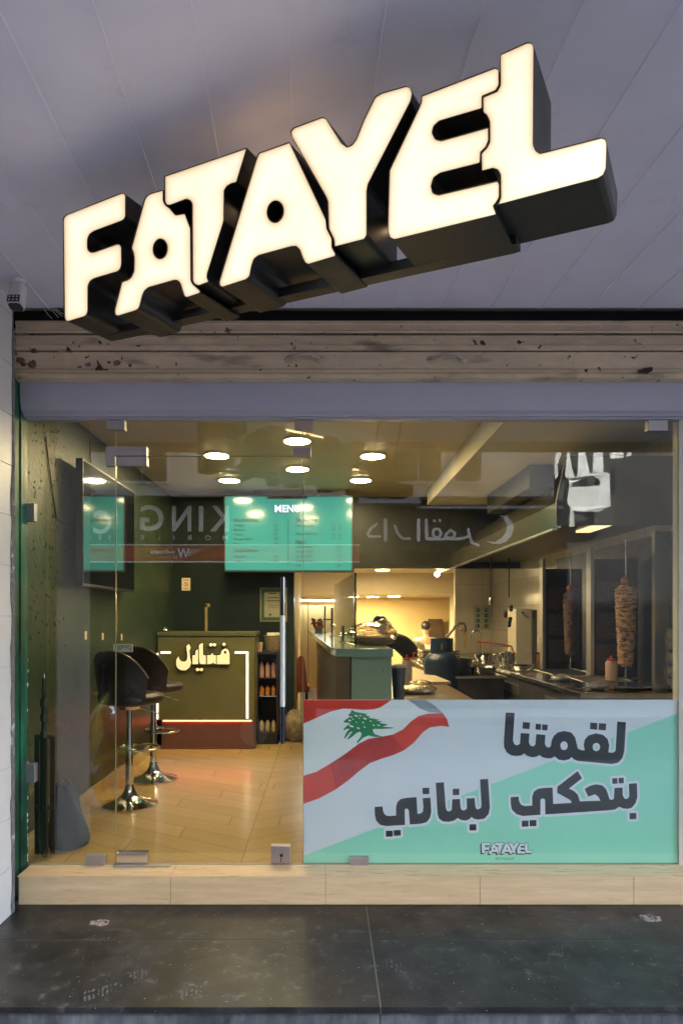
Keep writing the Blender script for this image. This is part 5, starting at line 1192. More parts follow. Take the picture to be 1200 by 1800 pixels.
# cooking range in the middle with pans
rg_ = thing('cooking_range', (1.25, 3.0, 0), 'dark cooking range with pans in the middle of the kitchen', 'stove')
MB().box(1.05, 1.55, 2.1, 4.3, .1, .84).build('stove_body', mat('sooty_steel', (.06, .052, .045), .35, .6, var=.4), rg_, bev=.006)
MB().box(1.03, 1.57, 2.08, 4.32, .841, .862).build('hob', M_dsteel, rg_, bev=.003)
mb = MB()
for y0 in (2.3, 2.85, 3.4): mb.box(1.04, 1.048, y0, y0+.45, .70, .73)
build_each(mb, 'range_rail', M_steel, rg_)
for i, (x_, y_, r_, lb) in enumerate(((1.42, 2.35, .13, 'wide dark pan nearest on the cooking range'), (1.25, 2.8, .15, 'wide shallow steel pan in the middle of the cooking range'), (1.4, 3.4, .14, 'far pan on the cooking range below the tap'))):
    pn = thing('pan', (x_, y_, .862), lb, 'pan', 'pans on the cooking range')
    MB().lathe((x_, y_, .864), [(r_*.8, 0), (r_, .06), (r_+.006, .062), (r_-.004, .058), (r_*.78, .006)], 32).build('bowl', M_dsteel, pn, smooth=True)
    MB().tube([(x_-r_, y_, .92), (x_-r_-.16, y_-.06, .95)], .009, 8).build('handle', M_black, pn, smooth=True)
vb = thing('gas_valve_box', (PX(970, 2.0), 2.0, .9), 'small steel box with four knobs against the tiles left of the farther grill', 'valve box')
MB().box(PX(956, 2.0), PX(986, 2.0), 2.0, 2.14, PZ(1140, 2.0), PZ(1121, 2.0)).box(PX(960, 2.0), PX(982, 2.0), 2.03, 2.12, .902, PZ(1140, 2.0)-.001).build('box', M_dsteel, vb, bev=.004)
for k_ in range(4): MB().lathe((PX(960+k_*7, 1.99), 1.985, PZ(1137, 1.99)), [(.012, 0), (.012, .014)], 12, ax='y').build('knob', M_chrome, vb, smooth=True)
rg2 = random.Random(31); rowl = ['first', 'second', 'third', 'fourth', 'fifth', 'sixth']
for k_ in range(6):
    y_ = 2.35+k_*.30; x_ = 2.12; hh_ = rg2.uniform(.09, .2); rr_ = rg2.uniform(.045, .065)
    c_ = thing('food_container', (x_, y_, .9), rowl[k_]+' food container from the farther grill in the row along the tiled wall', 'container', 'food containers along the tiled wall')
    MB().lathe((x_, y_, .903), [(rr_*.85, 0), (rr_, .01), (rr_, hh_)], 20).build('tub', mat('container_%d' % (k_ % 3), ((.5, .45, .36), (.10, .09, .08), (.40, .22, .10))[k_ % 3], .35, var=.1), c_, smooth=True)
    MB().lathe((x_, y_, .904+hh_), [(rr_*1.06, 0), (rr_*1.06, .012), (rr_*.3, .016)], 20).build('lid', mat('lid_%d' % (k_ % 2), ((.06, .06, .065), (.55, .52, .45))[k_ % 2], .35), c_, smooth=True)
for (x_, y_, rr_, hh_, lb) in ((1.72, 2.15, .10, .05, 'low steel bowl at the aisle edge of the steel counter'), (1.75, 2.75, .09, .13, 'tall steel pot standing on the steel counter beyond the low bowl'), (1.72, 3.5, .12, .07, 'wide steel basin far along the steel counter')):
    b_ = thing('steel_bowl', (x_, y_, .9), lb, 'bowl')
    MB().lathe((x_, y_, .903), [(rr_*.7, 0), (rr_*.95, hh_*.6), (rr_, hh_), (rr_+.008, hh_+.002), (rr_-.006, hh_-.004), (rr_*.66, .008)], 28).build('bowl_shell', M_chrome, b_, smooth=True)
tr_ = thing('tray_stack', (1.25, 3.95, .86), 'stack of dark oven trays at the far end of the cooking range', 'trays')
for k_ in range(5): MB().box(1.08+.01*(k_ % 2), 1.5, 3.75, 4.15, .866+k_*.028, .884+k_*.028).build('tray', M_dsteel, tr_, bev=.004)
for k_ in range(3):
    kn = MB().tube([(1.22+.07*k_, .0+.0, 0)]*2, .001, 3) if False else None
st_p = thing('stock_pot', (1.2, 2.4, .862), 'dark tall stock pot at the near end of the cooking range', 'pot')
MB().lathe((1.22, 2.36, .864), [(.10, 0), (.105, .01), (.105, .13), (.112, .134), (.10, .13), (.095, .02)], 28).build('pot_body', mat('sooty_steel', (.06, .052, .045), .35, .6, var=.4), st_p, smooth=True)
for s in (-1, 1): MB().tube([(1.22+s*.105, 2.33, .97), (1.22+s*.135, 2.34, .975), (1.22+s*.135, 2.38, .975), (1.22+s*.105, 2.39, .97)], .006, 6).build('handle', M_steel, st_p, smooth=True)
# red handled basket
rb = thing('fry_basket', (PX(860, 2.3), 2.3, 1.0), 'wire frying basket with red handle on the cooking range edge', 'frying basket')
MB().tube([P(838, 1128, 2.2), P(885, 1133, 2.2), P(898, 1136, 2.2), P(903, 1148, 2.2)], .006, 8).build('red_handle', mat('red_plastic', (.55, .02, .015), .35), rb, smooth=True)
mb = MB()
for k_ in range(7): mb.tube([P(862+k_*6, 1136, 2.2), P(866+k_*5, 1160, 2.2), P(866+k_*5, 1160, 2.45), P(862+k_*6, 1136, 2.45)], .0025, 5)
mb.tube([P(860, 1136, 2.2), P(900, 1136, 2.2), P(900, 1136, 2.45), P(860, 1136, 2.45)], .004, 6, closed=True)
mb.build('wire_mesh', M_steel, rb)
# blue gas cylinder
M_blue = mat('blue_enamel', (.018, .036, .07), .35, var=.2, vs=8)
gc = thing('gas_cylinder', (1.02, 2.0, .4), 'blue gas cylinder with cut out collar standing behind the worktop', 'gas cylinder')
gx, gy = fp_(776, 6.0)
k6 = 6.0/F
MB().lathe((gx, gy, .0), [(.13, 0), (.15, .02), (.155, .08), (.155, PZ(1165, gy)), (.15, PZ(1158, gy)), (.12, PZ(1150, gy)), (.07, PZ(1146, gy)), (.0, PZ(1145, gy))], 36).build('tank', M_blue, gc, smooth=True, auto=60)
mb = MB()
for i in range(24):
    a0, a1 = 2*PI*i/24, 2*PI*(i+1)/24
    if i in (17, 18): 
        hs_ = ((PZ(1146, gy), PZ(1141, gy)), (PZ(1128, gy), PZ(1122, gy)))
    else: hs_ = ((PZ(1146, gy), PZ(1122, gy)),)
    for z0, z1 in hs_:
        vs = [(gx+r_*math.cos(a), gy+r_*math.sin(a), z) for r_ in (.095, .10) for a in (a0, a1) for z in (z0, z1)]
        mb.add(vs, [(0, 1, 3, 2), (4, 6, 7, 5), (0, 4, 5, 1), (2, 3, 7, 6), (1, 5, 7, 3), (0, 2, 6, 4)])
mb.build('collar', M_blue, gc)
MB().tube([(gx, gy, PZ(1146, gy)), (gx, gy, PZ(1132, gy))], .015, 10).build('valve', mat('brass_tone', (.5, .36, .15), .4, .6), gc, smooth=True)

# ------------------------------------------------------------ rear hall
M_ycab = mat('honey_cabinet', (.55, .38, .14), .45, var=.06, vs=3)
cb = thing('hall_cabinet', (PX(545, 6.6), 6.8, -.45), 'tall honey coloured cabinet doors in the rear hall under the tube light', 'cabinet')
MB().box(PX(500, 6.6), PX(541, 6.6), 6.6, 7.0, .28, 1.55).build('cabinet_door', M_ycab, cb, bev=.004)
MB().box(PX(542, 6.6), PX(600, 6.6), 6.6, 7.0, .28, 1.55).build('cabinet_door', M_ycab, cb, bev=.004)
MB().box(PX(500, 6.6), PX(600, 6.6), 6.62, 7.0, -.45, .275).build('plinth', mat('grey_white_plinth', (.55, .56, .58), .4), cb)
# orange chair in the passage
oc = thing('orange_chair', (PX(523, 4.9), 4.9, 0), 'rust orange upholstered chair just past the dark partition', 'chair')
cx_, cy_ = PX(530, 4.9), 4.9
M_or = mat('rust_fabric', (.34, .075, .018), .8, var=.15, vs=20, bump=.3)
MB().prism([(520, 1216), (517, 1165), (527, 1152), (534, 1155), (538, 1180), (540, 1212), (536, 1216)], lambda p: P(p[0], p[1], 4.85), lambda p: P(p[0], p[1], 4.95)).build('backrest', M_or, oc, bev=.02)
MB().box(cx_-.16, cx_+.1, 4.96, 5.24, PZ(1218, 4.9), PZ(1206, 4.9)).build('seat', M_or, oc, bev=.02)
for x_ in (cx_-.12, cx_+.06):
    for y_ in (4.93, 5.2): MB().tube([(x_, y_, 0), (x_, y_, PZ(1218, 4.9))], .014, 8).build('leg', M_black, oc)
# rumpled sack on the floor by the door handle
sk = crumple('paper_sack', (PX(517, 3.6), 3.75, .16), .12, .12, .17, mat('crumpled_brown_paper', (.24, .19, .12), .8, var=.5, vs=14, bump=.8, bs=20), None, 30, 18, seed=9)
tag(sk, 'crumpled brown sack on the floor right of the door handle', 'sack')
# flower pot on the far end of the counter
fl = thing('flower_pot', (PX(560, 6.6), 6.6, zt), 'small pot with red flowers at the far end of the mint counter', 'flower pot')
fx, fy = fp_(560, 8.5)
MB().lathe((fx, fy, zt), [(.04, 0), (.055, .06), (.058, .066), (.045, .066)], 18).build('pot', mat('grey_blue_pot', (.2, .22, .24), .5), fl, smooth=True)
mb = MB(); rg = random.Random(1)
for i in range(26): mb.ell((fx+rg.uniform(-.08, .06), fy+rg.uniform(-.06, .06), zt+.07+rg.uniform(0, .09)), .02, .02, .016, 8, 5, jit=.2)
mb.build('petals', mat('red_petal', (.35, .05, .03), .7, var=.5, vs=30), fl)
# dark opening in the hall rear wall
dk = MB().box(PX(752, 9.45), PX(777, 9.45), 9.42, 9.48, -.45, PZ(1088, 9.45)).build('hall_door', mat('dark_brown_door', (.09, .055, .028), .5, var=.2))
tag(dk, 'narrow dark brown door leaf standing open in the rear hall', 'door')
tbx = thing('clothes_table', (PX(735, 7.6), 7.6, -.45), 'brown low table in the rear hall behind the stooping person', 'table')
MB().box(PX(712, 7.5), PX(752, 7.5), 7.5, 8.1, PZ(1152, 7.5)-.03, PZ(1152, 7.5)).build('tabletop', mat('dark_brown_door', (.09, .055, .028), .5), tbx)
MB().box(PX(714, 7.5), PX(750, 7.5), 7.55, 8.05, -.45, PZ(1152, 7.5)-.031).build('base', mat('dark_brown_door', (.09, .055, .028), .5), tbx)
ck = crumple('cloth_heap', (PX(728, 7.7), 7.75, PZ(1152, 7.5)+.11), .17, .16, .12, mat('khaki_cloth', (.25, .21, .12), .9, var=.3, vs=12), None, 30, 18, seed=21)
tag(ck, 'heap of khaki cloth on the low table in the rear hall', 'cloth')

# people (far back, small in the picture)
def skin(name, chains, m, parent, sub=2):
    vs = []; es = []; rs_ = []; key = {}
    for ch in chains:
        prev = None
        for (p, r_) in ch:
            k_ = tuple(round(c, 4) for c in p)
            if k_ not in key: key[k_] = len(vs); vs.append(Vector(p)); rs_.append(r_)
            i_ = key[k_]
            if prev is not None and prev != i_: es.append((prev, i_))
            prev = i_
    o = ORG[parent.name] if parent else Vector((0, 0, 0))
    me = bpy.data.meshes.new(name); me.from_pydata([v-o for v in vs], es, []); me.materials.append(m)
    ob = bpy.data.objects.new(name, me); COL.objects.link(ob); ob.parent = parent; ORG[ob.name] = o
    md = ob.modifiers.new('skin', 'SKIN'); md.use_smooth_shade = True
    for i_, r_ in enumerate(rs_): me.skin_vertices[0].data[i_].radius = (r_, r_) if not isinstance(r_, tuple) else r_
    me.skin_vertices[0].data[0].use_root = True
    s_ = ob.modifiers.new('sub', 'SUBSURF'); s_.levels = sub; s_.render_levels = sub
    dg = bpy.context.evaluated_depsgraph_get(); m2 = bpy.data.meshes.new_from_object(ob.evaluated_get(dg)); ob.modifiers.clear(); ob.data = m2; m2.name = name
    return ob
M_skin = mat('skin', (.45, .28, .19), .5, var=.05); M_hair = mat('dark_hair', (.012, .010, .009), .5, var=.3, vs=60)
def hand(c, dirv, side):
    c = Vector(c); dv = Vector(dirv).normalized(); sv = Vector(side).normalized(); out = []
    for k_, L_ in ((-1.5, .065), (-.5, .078), (.5, .074), (1.5, .058)):
        b_ = c+sv*k_*.017+dv*.07; out.append([(tuple(c), .026), (tuple(b_), .012), (tuple(b_+dv*L_*.5+Vector((0, .006, 0))), .0085), (tuple(b_+dv*L_+Vector((0, .018, 0))), .007)])
    t_ = c+sv*-.04+dv*.03; out.append([(tuple(c), .026), (tuple(t_), .012), (tuple(t_+dv*.045-sv*.01), .009)]); return out
def stander(x, y, z0, label):
    t = thing('person', (x, y, z0), label, 'person')
    q = lambda dx, dy, dz: (x+dx, y+dy, z0+dz)
    arm = lambda s: [(q(0, 0, 1.36), (.14, .09)), (q(s*.17, 0, 1.38), .055), (q(s*.24, .01, 1.12), .042), (q(s*.22, .10, .90), .034), (q(s*.21, .13, .84), .024)]
    leg = lambda s: [(q(0, 0, .92), (.15, .10)), (q(s*.09, 0, .84), .085), (q(s*.10, -.01, .48), .058), (q(s*.10, .01, .10), .038), (q(s*.10, .14, .03), .03)]
    body = [[(q(0, 0, .92), (.15, .10)), (q(0, 0, 1.12), (.13, .09)), (q(0, 0, 1.36), (.14, .09)), (q(0, 0, 1.46), .052), (q(0, .01, 1.52), .055), (q(0, .02, 1.60), (.078, .092)), (q(0, .02, 1.68), (.06, .07))], arm(1), arm(-1), leg(1), leg(-1)]
    for s in (1, -1): body += hand(q(s*.21, .13, .84), (0, .05, -1), (0, s, 0))
    b_ = skin('body', body, M_skin, t)
    skin('shirt', [[(q(0, 0, .86), (.165, .12)), (q(0, 0, 1.12), (.15, .11)), (q(0, 0, 1.36), (.158, .108)), (q(0, 0, 1.435), .065)]]+[[(q(0, 0, 1.36), (.158, .108)), (q(s*.17, 0, 1.38), .072), (q(s*.225, .0, 1.18), .068)] for s in (1, -1)], mat('white_cotton', (.66, .63, .62), .8, var=.05, bump=.3, bs=12), t)
    skin('trousers', [[(q(0, 0, .95), (.16, .11)), (q(0, 0, .88), (.16, .112))]]+[[(q(0, 0, .88), (.16, .112)), (q(s*.09, 0, .8), .095), (q(s*.10, -.01, .48), .07), (q(s*.10, .01, .10), .055)] for s in (1, -1)], mat('blue_jeans', (.06, .08, .14), .8), t)
    MB().ell(q(0, -.0, 1.655), .088, .10, .09, 20, 12).build('hair', M_hair, t, smooth=True)
    MB().ell(q(.08, .02, 1.60), .014, .02, .03).ell(q(-.08, .02, 1.60), .014, .02, .03).build('ear', M_skin, t, smooth=True)
    MB().ell(q(0, .115, 1.595), .014, .02, .022).build('nose', M_skin, t, smooth=True)
    return t
stander(PX(748, 8.7), 8.7, -.45, 'person in a white t-shirt seen from behind at the back of the hall')
def stooper(x, y, z0, label):
    t = thing('person', (x, y, z0), label, 'person')
    q = lambda dx, dy, dz: (x+dx, y+dy, z0+dz)
    leg = lambda s: [(q(.30, 0, .90), (.14, .12)), (q(.31, s*.09, .82), .085), (q(.26, s*.10, .46), .058), (q(.32, s*.10, .10), .038), (q(.20, s*.10, .03), .03)]
    arm = lambda s: [(q(-.06, 0, 1.20), (.11, .13)), (q(-.07, s*.17, 1.18), .052), (q(-.14, s*.20, .96), .042), (q(-.24, s*.14, .84), .034), (q(-.29, s*.12, .83), .024)]
    body = [[(q(.30, 0, .90), (.14, .12)), (q(.12, 0, 1.10), (.12, .13)), (q(-.06, 0, 1.20), (.11, .13)), (q(-.15, 0, 1.26), .05), (q(-.19, 0, 1.31), .055), (q(-.22, 0, 1.37), (.09, .078)), (q(-.24, 0, 1.44), (.07, .06))], arm(1), arm(-1), leg(1), leg(-1)]
    for s in (1, -1): body += hand(q(-.29, s*.12, .83), (-1, 0, -.15), (0, s, 0))
    skin('body', body, M_skin, t)
    skin('jacket', [[(q(.34, 0, .84), (.15, .13)), (q(.12, 0, 1.11), (.145, .15)), (q(-.06, 0, 1.215), (.13, .15)), (q(-.13, 0, 1.25), .07)]]+[[(q(-.06, 0, 1.215), (.13, .15)), (q(-.07, s*.17, 1.18), .07), (q(-.14, s*.20, .96), .058), (q(-.23, s*.145, .85), .045)] for s in (1, -1)], mat('black_teal_jacket', (.012, .014, .018), .7, var=.2, col2=(.01, .09, .12), mix=(.6, .63), ms=3.5), t)
    skin('trousers', [[(q(.34, 0, .92), (.15, .13)), (q(.33, 0, .86), (.14, .13))]]+[[(q(.33, 0, .86), (.14, .13)), (q(.31, s*.09, .80), .095), (q(.26, s*.10, .46), .07), (q(.32, s*.10, .10), .055)] for s in (1, -1)], mat('dark_trousers', (.02, .02, .025), .8), t)
    MB().ell(q(-.215, 0, 1.43), .105, .098, .095, 20, 12).build('hair', M_hair, t, smooth=True)
    MB().ell(q(-.20, .08, 1.37), .02, .014, .03).ell(q(-.20, -.08, 1.37), .02, .014, .03).build('ear', M_skin, t, smooth=True)
    MB().ell(q(-.315, 0, 1.355), .022, .014, .02).build('nose', M_skin, t, smooth=True)
stooper(PX(694, 5.9), 5.9, -.13, 'person with dark hair in a black and teal top stooping behind the bread bag')
o = MB().box(.62, 1.55, 5.3, 6.4, -.45, -.13).build('floor', mat('grey_floor_tile', (.3, .29, .27), .35)); o['kind'] = 'structure'

# ------------------------------------------------------------ across the street (seen mirrored in the glass)
YO = -9.0; DO = CY*-1+9.0            # mirrored distance 12.8 m
def OX(px): return (px-VX)*DO/F
def OZ(py): return CZ+(VY-py)*DO/F
def OP(px, py, off=0): return Vector((OX(px), YO+off, OZ(py)))
M_ob = mat('opposite_render', (.50, .44, .37), .85, var=.18, vs=1.5, bump=.2)
M_ob2 = mat('opposite_dark_render', (.022, .022, .023), .85, var=.2, vs=1.5)
ob = thing('street_building', (0, -12, -.4), 'pale rendered apartment building across the street with dark shopfronts below', 'building')
MB().box(-16, 4.3, YO-8, YO, OZ(872), 16).build('facade', M_ob, ob)
MB().box(-16, OX(1010), YO-8, YO-.4, -.4, OZ(872)-.01).build('ground_floor', mat('shopfront_dark', (.03, .032, .035), .4, var=.3), ob)
M_win = mat('street_window_glass', (.03, .035, .04), .08)
M_wf = mat('window_frame_white', (.5, .49, .46), .5)
for k_, (x0, x1, y0, y1) in enumerate(((205, 300, 752, 850), (375, 420, 752, 850), (690, 780, 752, 850), (795, 850, 790, 850), (560, 600, 752, 830))):
    wf = MB().box(OX(x0), OX(x1), YO, YO+.05, OZ(y1), OZ(y0)).build('window', M_wf, ob)
    mb = MB(); n_ = 2 if x1-x0 > 60 else 1
    for j in range(n_):
        a0 = x0+4+(x1-x0-8)*j/n_; a1 = x0+4+(x1-x0-8)*(j+1)/n_-2; mb.box(OX(a0), OX(a1), YO+.051, YO+.056, OZ(y1-4), OZ(y0+4))
    mb.build('glass_pane', M_win, wf)
for lv in (6.5, 9.6, 12.7):
    for x_ in (-9, -5.5, -2, 1.5):
        wf = MB().box(x_-.55, x_+.55, YO, YO+.05, lv, lv+1.6).build('window', M_wf, ob)
        MB().box(x_-.48, x_-.02, YO+.051, YO+.056, lv+.07, lv+1.53).box(x_+.02, x_+.48, YO+.051, YO+.056, lv+.07, lv+1.53).build('glass_pane', M_win, wf)
MB().box(OX(630), OX(735), YO, YO+.35, OZ(890), OZ(873)).box(OX(160), OX(470), YO, YO+.3, OZ(876), OZ(866)).build('cornice', mat('grey_cornice', (.35, .35, .36), .8, var=.3, vs=8), ob)
# mobile-shop sign
M_sg = mat('sign_black', (.018, .018, .02), .35); M_sl = mat('sign_letter_white', (.92, .92, .95), .4)
sk_ = thing('shop_sign', (OX(300), YO+.1, OZ(992)), 'black fascia sign with white KING lettering and orange whish money band across the street', 'sign')
MB().box(OX(90), OX(632), YO-.05, YO+.06, OZ(958), OZ(876)).build('black_panel', M_sg, sk_)
MB().box(OX(90), OX(632), YO-.05, YO+.07, OZ(988.5), OZ(958.2)).build('orange_band', mat('sign_orange', (.50, .085, .035), .45), sk_)
MB().box(OX(90), OX(632), YO+.071, YO+.08, OZ(959.5), OZ(957.5)).box(OX(90), OX(632), YO+.071, YO+.08, OZ(989.5), OZ(987)).build('white_rule', M_sl, sk_)
mb = MB()
def otext(t, px, py, hpx, wpx, bold=.02, off=.082):
    o_ = OP(px+wpx/2, py, off); text(mb, t, lambda x, y: (o_.x-x, o_.y, o_.z+y), hpx*DO/F*1.38, bold, wpx*DO/F)
otext("K", 387, 934, 45, 34); otext("I", 355, 934, 45, 8); otext("N", 321, 934, 45, 34); otext("G", 269, 933, 45, 42); otext("C", 183, 938, 41, 32)
for c_, px, w_ in (("M", 397, 9), ("O", 367, 10), ("B", 335, 6), ("I", 307.5, 2), ("L", 281, 5), ("E", 252, 6.5), ("S", 195.5, 5.5), ("E", 178, 5.5), ("R", 160, 5.5)): otext(c_, px, 950, 8.5, w_, .005)
mb.build('lettering', M_sl, sk_)
mb = MB(); otext("whish", 289, 974, 8, 42, .02); otext("MONEY", 295, 983, 5, 36, .0); otext("W", 324, 981, 17, 21, .03)
for j in range(5): mb.add([OP(332, 966+j*2.6, .082), OP(366-j*6, 968+j*2.2, .082), OP(332, 967.6+j*2.6, .082)], [(0, 1, 2)])
otext("W", 145, 981, 17, 21, .03)
mb.build('band_lettering', M_sl, sk_)
# Arabic sign with crescent
sk2 = thing('shop_sign', (OX(780), YO+.1, OZ(1005)), 'dark fascia sign with white Arabic writing and crescent moon across the street', 'sign')
MB().box(OX(634), OX(985), YO-.05, YO+.06, OZ(970), OZ(892)).build('black_panel', M_sg, sk2)
MB().box(OX(730), OX(985), YO-.05, YO+.12, OZ(896), OZ(891)).build('top_trim', mat('grey_cornice', (.35, .35, .36), .8), sk2)
G_ = lambda p: crop(630, 860, 4, p)
st_ = []
for pts, r_ in (([(125, 248), (85, 278), (62, 318), (75, 335), (150, 335)], 2.3), ([(185, 220), (187, 358)], 3.2), ([(252, 262), (270, 310), (305, 350), (355, 350)], 2.4), ([(417, 220), (417, 358)], 3.0), ([(470, 222), (475, 350), (510, 352)], 3.0),
                ([(545+28*math.cos(a), 312+32*math.sin(a)) for a in [i*.6 for i in range(12)]], 2.2), ([(510, 352), (560, 355), (600, 352), (610, 320), (640, 290), (672, 310), (660, 345), (620, 345)], 2.2), ([(600, 352), (700, 352), (740, 345), (772, 330)], 2.4), ([(765, 285), (772, 330), (790, 380), (835, 396)], 2.3), ([(526, 226), (528, 228)], 2.6), ([(563, 222), (565, 224)], 2.6)):
    st_ += stroke(G_(pts), r_)
cres = [(970, 185), (1030, 190), (1070, 230), (1083, 280), (1068, 330), (1030, 372), (980, 390), (930, 385), (890, 368), (950, 372), (1000, 345), (1030, 300), (1035, 250), (1015, 210)]
flat(MB(), st_+tris(G_(cres)), lambda p: OP(p[0], p[1], .07)).build('lettering', M_sl, sk2)
# darker neighbouring building to the right with a torn white canopy
ob2 = thing('street_building', (10, -12, -.4), 'dark grey building across the street with a torn white canopy', 'building')
MB().box(4.6, 16, YO-12, YO-4, -.4, 9).build('facade', M_ob2, ob2)
MB().box(4.61, 16, YO-4, YO-3.9, -.4, 3.6).build('dark_lower_box', mat('reflection_darkener', (.012, .012, .014), .5), ob2)  # black box added low on the facade to darken its reflection in the glass
T_ = lambda p: crop(940, 740, 4.615, p)
torn = [[(190, 105), (218, 105), (218, 200), (205, 290), (180, 350), (188, 440), (165, 475), (155, 420), (158, 300), (180, 200)],
        [(240, 105), (320, 100), (380, 62), (495, 62), (520, 95), (548, 230), (552, 415), (600, 425), (610, 690), (520, 735), (350, 735), (310, 720), (320, 855), (275, 860), (285, 700), (255, 660), (275, 540), (272, 480), (240, 450), (258, 260), (240, 180)],
        [(610, 145), (660, 165), (700, 150), (716, 298), (608, 308), (605, 230)], [(620, 60), (650, 50), (672, 75), (640, 90)], [(745, 55), (775, 60), (778, 285), (735, 290), (760, 200)]]
hol = [[(395, 135), (485, 105), (472, 250), (466, 410), (445, 430), (420, 330), (392, 200)], [(285, 235), (310, 215), (368, 160), (350, 250), (345, 380), (343, 440), (322, 462), (300, 390), (280, 280)], [(300, 500), (400, 468), (470, 440), (530, 490), (520, 525), (400, 532), (292, 530)]]
def OPD(p, Y):
    d = -Y-CY; return Vector(((p[0]-VX)*d/F, Y, CZ+(VY-p[1])*d/F))
mb = MB()
for i, tpoly in enumerate(torn):
    hs = [T_(h) for h in hol] if i == 1 else []
    flat(mb, tris(T_(tpoly), hs), None, (lambda p: OPD(p, -12.4+.03*math.sin(p[0]*.2)), lambda p: OPD(p, -12.41+.03*math.sin(p[0]*.2))))
cnv = mb.build('torn_canopy', mat('torn_white_sheet', (.42, .43, .43), .7, var=.12, vs=4, bump=.3))
tag(cnv, 'ragged torn white sheet hanging over the far side of the street', 'sheet')

# parked car across, seen as a dim reflection
def car():
    t = thing('parked_car', (-1.5, -6.3, -.5), 'dark parked car on the road opposite the shop', 'car')
    prof = [(-2.2, .35), (-2.15, .75), (-1.9, .92), (-1.1, 1.02), (-.5, 1.45), (.3, 1.56), (1.1, 1.52), (1.8, 1.12), (2.15, 1.0), (2.2, .4), (2.0, .28), (-2.0, .28)]
    pr = rounded(prof, .12, 3); cx, cy, cz = -2.3, -6.3, -.5
    mb = MB(); n = len(pr); W_ = .88
    for k_, (yy, s_) in enumerate(((-W_, .0), (-W_*.93, 1), (W_*.93, 1), (W_, 0))):
        for (x, z) in pr:
            tuck = max(0, z-.95)*.35; yv = math.copysign(abs(yy)-tuck, yy); sh = .985 if s_ == 0 else 1
            mb.v.append(Vector((cx+x*sh, cy+yv, cz+.28+(z-.28)*sh)))
    for k_ in range(3):
        for i in range(n): mb.f.append((k_*n+i, k_*n+(i+1) % n, (k_+1)*n+(i+1) % n, (k_+1)*n+i))
    mb.f.append(tuple(range(n))[::-1]); mb.f.append(tuple(3*n+i for i in range(n)))
    mb.build('body', mat('dark_car_paint', (.035, .03, .055), .12, .3, coat=1), t, smooth=True)
    for s in (-1, 1):
        w_ = MB().prism([(-.95, 1.03), (-.45, 1.40), (.25, 1.49), (.95, 1.45), (1.5, 1.1)], lambda p: (cx+p[0], cy+s*(.875-(p[1]-.95)*.35), cz+p[1]), lambda p: (cx+p[0], cy+s*(.89-(p[1]-.95)*.35), cz+p[1])).build('side_window', M_blackgloss, t)
    for x in (-1.35, 1.35):
        for s in (-1, 1):
            w_ = MB().lathe((cx+x, cy+s*.78, cz+.32), [(.2, -.1), (.32, -.09), (.33, 0), (.32, .1), (.2, .11)], 28, ax='y').build('wheel', M_black_plastic, t, smooth=True)
            MB().lathe((cx+x, cy+s*.78, cz+.32), [(.19, -.115), (.05, -.12), (.05, .12), (.19, .115)], 20, ax='y').build('rim', M_steel, w_, smooth=True)
    for x, m_ in ((-2.19, mat('headlight', (.6, .6, .6), .1)), (2.17, mat('tail_red', (.4, .02, .02), .2))):
        for s in (-1, 1): MB().ell((cx+x, cy+s*.62, cz+.72), .06, .2, .08).build('headlight' if x < 0 else 'tail_light', m_, t, smooth=True)
car()
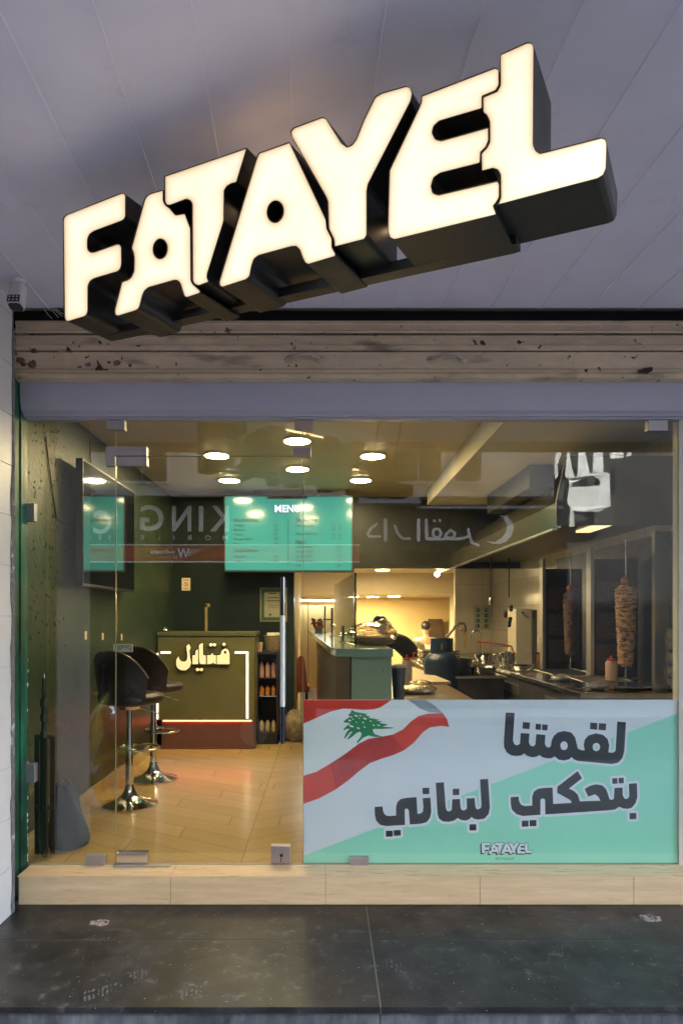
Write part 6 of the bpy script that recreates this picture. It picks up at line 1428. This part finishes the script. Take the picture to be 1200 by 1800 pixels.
# yellow scooter on the pavement, behind the left pier
def scooter():
    sx, sy, sz = -2.35, -2.15, -.34
    t = thing('motor_scooter', (sx, sy, sz), 'yellow motor scooter parked on the pavement beside the left pier', 'scooter')
    M_y = mat('yellow_fairing', (.42, .38, .06), .25, var=.1, coat=.6)
    for x in (-.62, .62):
        MB().tube([(sx+x+.22*math.cos(a), sy, sz+.26+.22*math.sin(a)) for a in [2*PI*i/24 for i in range(24)]], .055, 10, closed=True).build('tyre', M_black_plastic, t, smooth=True)
        MB().lathe((sx+x, sy, sz+.26), [(.17, -.03), (.06, -.05), (.06, .05), (.17, .03)], 20, ax='y').build('rim', M_steel, t, smooth=True)
    def loft(name, secs, m):
        mb = MB(); n = 16
        for (x, z, ry, rz) in secs:
            for j in range(n): a = 2*PI*j/n; mb.v.append(Vector((sx+x, sy+ry*math.cos(a), sz+z+rz*math.sin(a))))
        for i in range(len(secs)-1):
            for j in range(n): mb.f.append((i*n+j, i*n+(j+1) % n, (i+1)*n+(j+1) % n, (i+1)*n+j))
        mb.f.append(tuple(range(n))); mb.f.append(tuple((len(secs)-1)*n+j for j in range(n)))
        mb.build(name, m, t, smooth=True)
    loft('rear_body', [(-.95, .68, .04, .05), (-.75, .66, .12, .12), (-.4, .60, .15, .17), (-.1, .52, .14, .15), (.0, .40, .12, .1)], M_y)
    loft('footboard', [(-.1, .30, .16, .06), (.35, .30, .15, .05)], M_black_plastic)
    loft('front_shield', [(.22, .40, .16, .14), (.32, .65, .20, .2), (.42, .85, .16, .18), (.46, 1.0, .06, .06)], M_y)
    loft('front_fender', [(.35, .44, .04, .03), (.6, .56, .085, .05), (.85, .44, .06, .05)], M_y)
    loft('saddle', [(-.85, .80, .08, .03), (-.6, .80, .14, .055), (-.25, .78, .13, .05), (-.05, .74, .08, .03)], M_black_plastic)
    MB().tube([(sx+.62, sy, sz+.26), (sx+.42, sy, sz+.9), (sx+.38, sy, sz+1.05)], .03, 12).tube([(sx+.30, sy-.34, sz+1.08), (sx+.38, sy-.1, sz+1.05), (sx+.38, sy+.1, sz+1.05), (sx+.30, sy+.34, sz+1.08)], .014, 10).build('handlebar', M_black, t, smooth=True)
    MB().ell((sx+.5, sy, sz+.88), .06, .12, .07).build('headlight', M_chrome, t, smooth=True)
    for s in (-1, 1): MB().tube([(sx+.34, sy+s*.25, sz+1.08), (sx+.32, sy+s*.32, sz+1.22)], .005, 6).ell((sx+.32, sy+s*.34, sz+1.25), .015, .05, .03).build('mirror', M_black_plastic, t, smooth=True)
scooter()
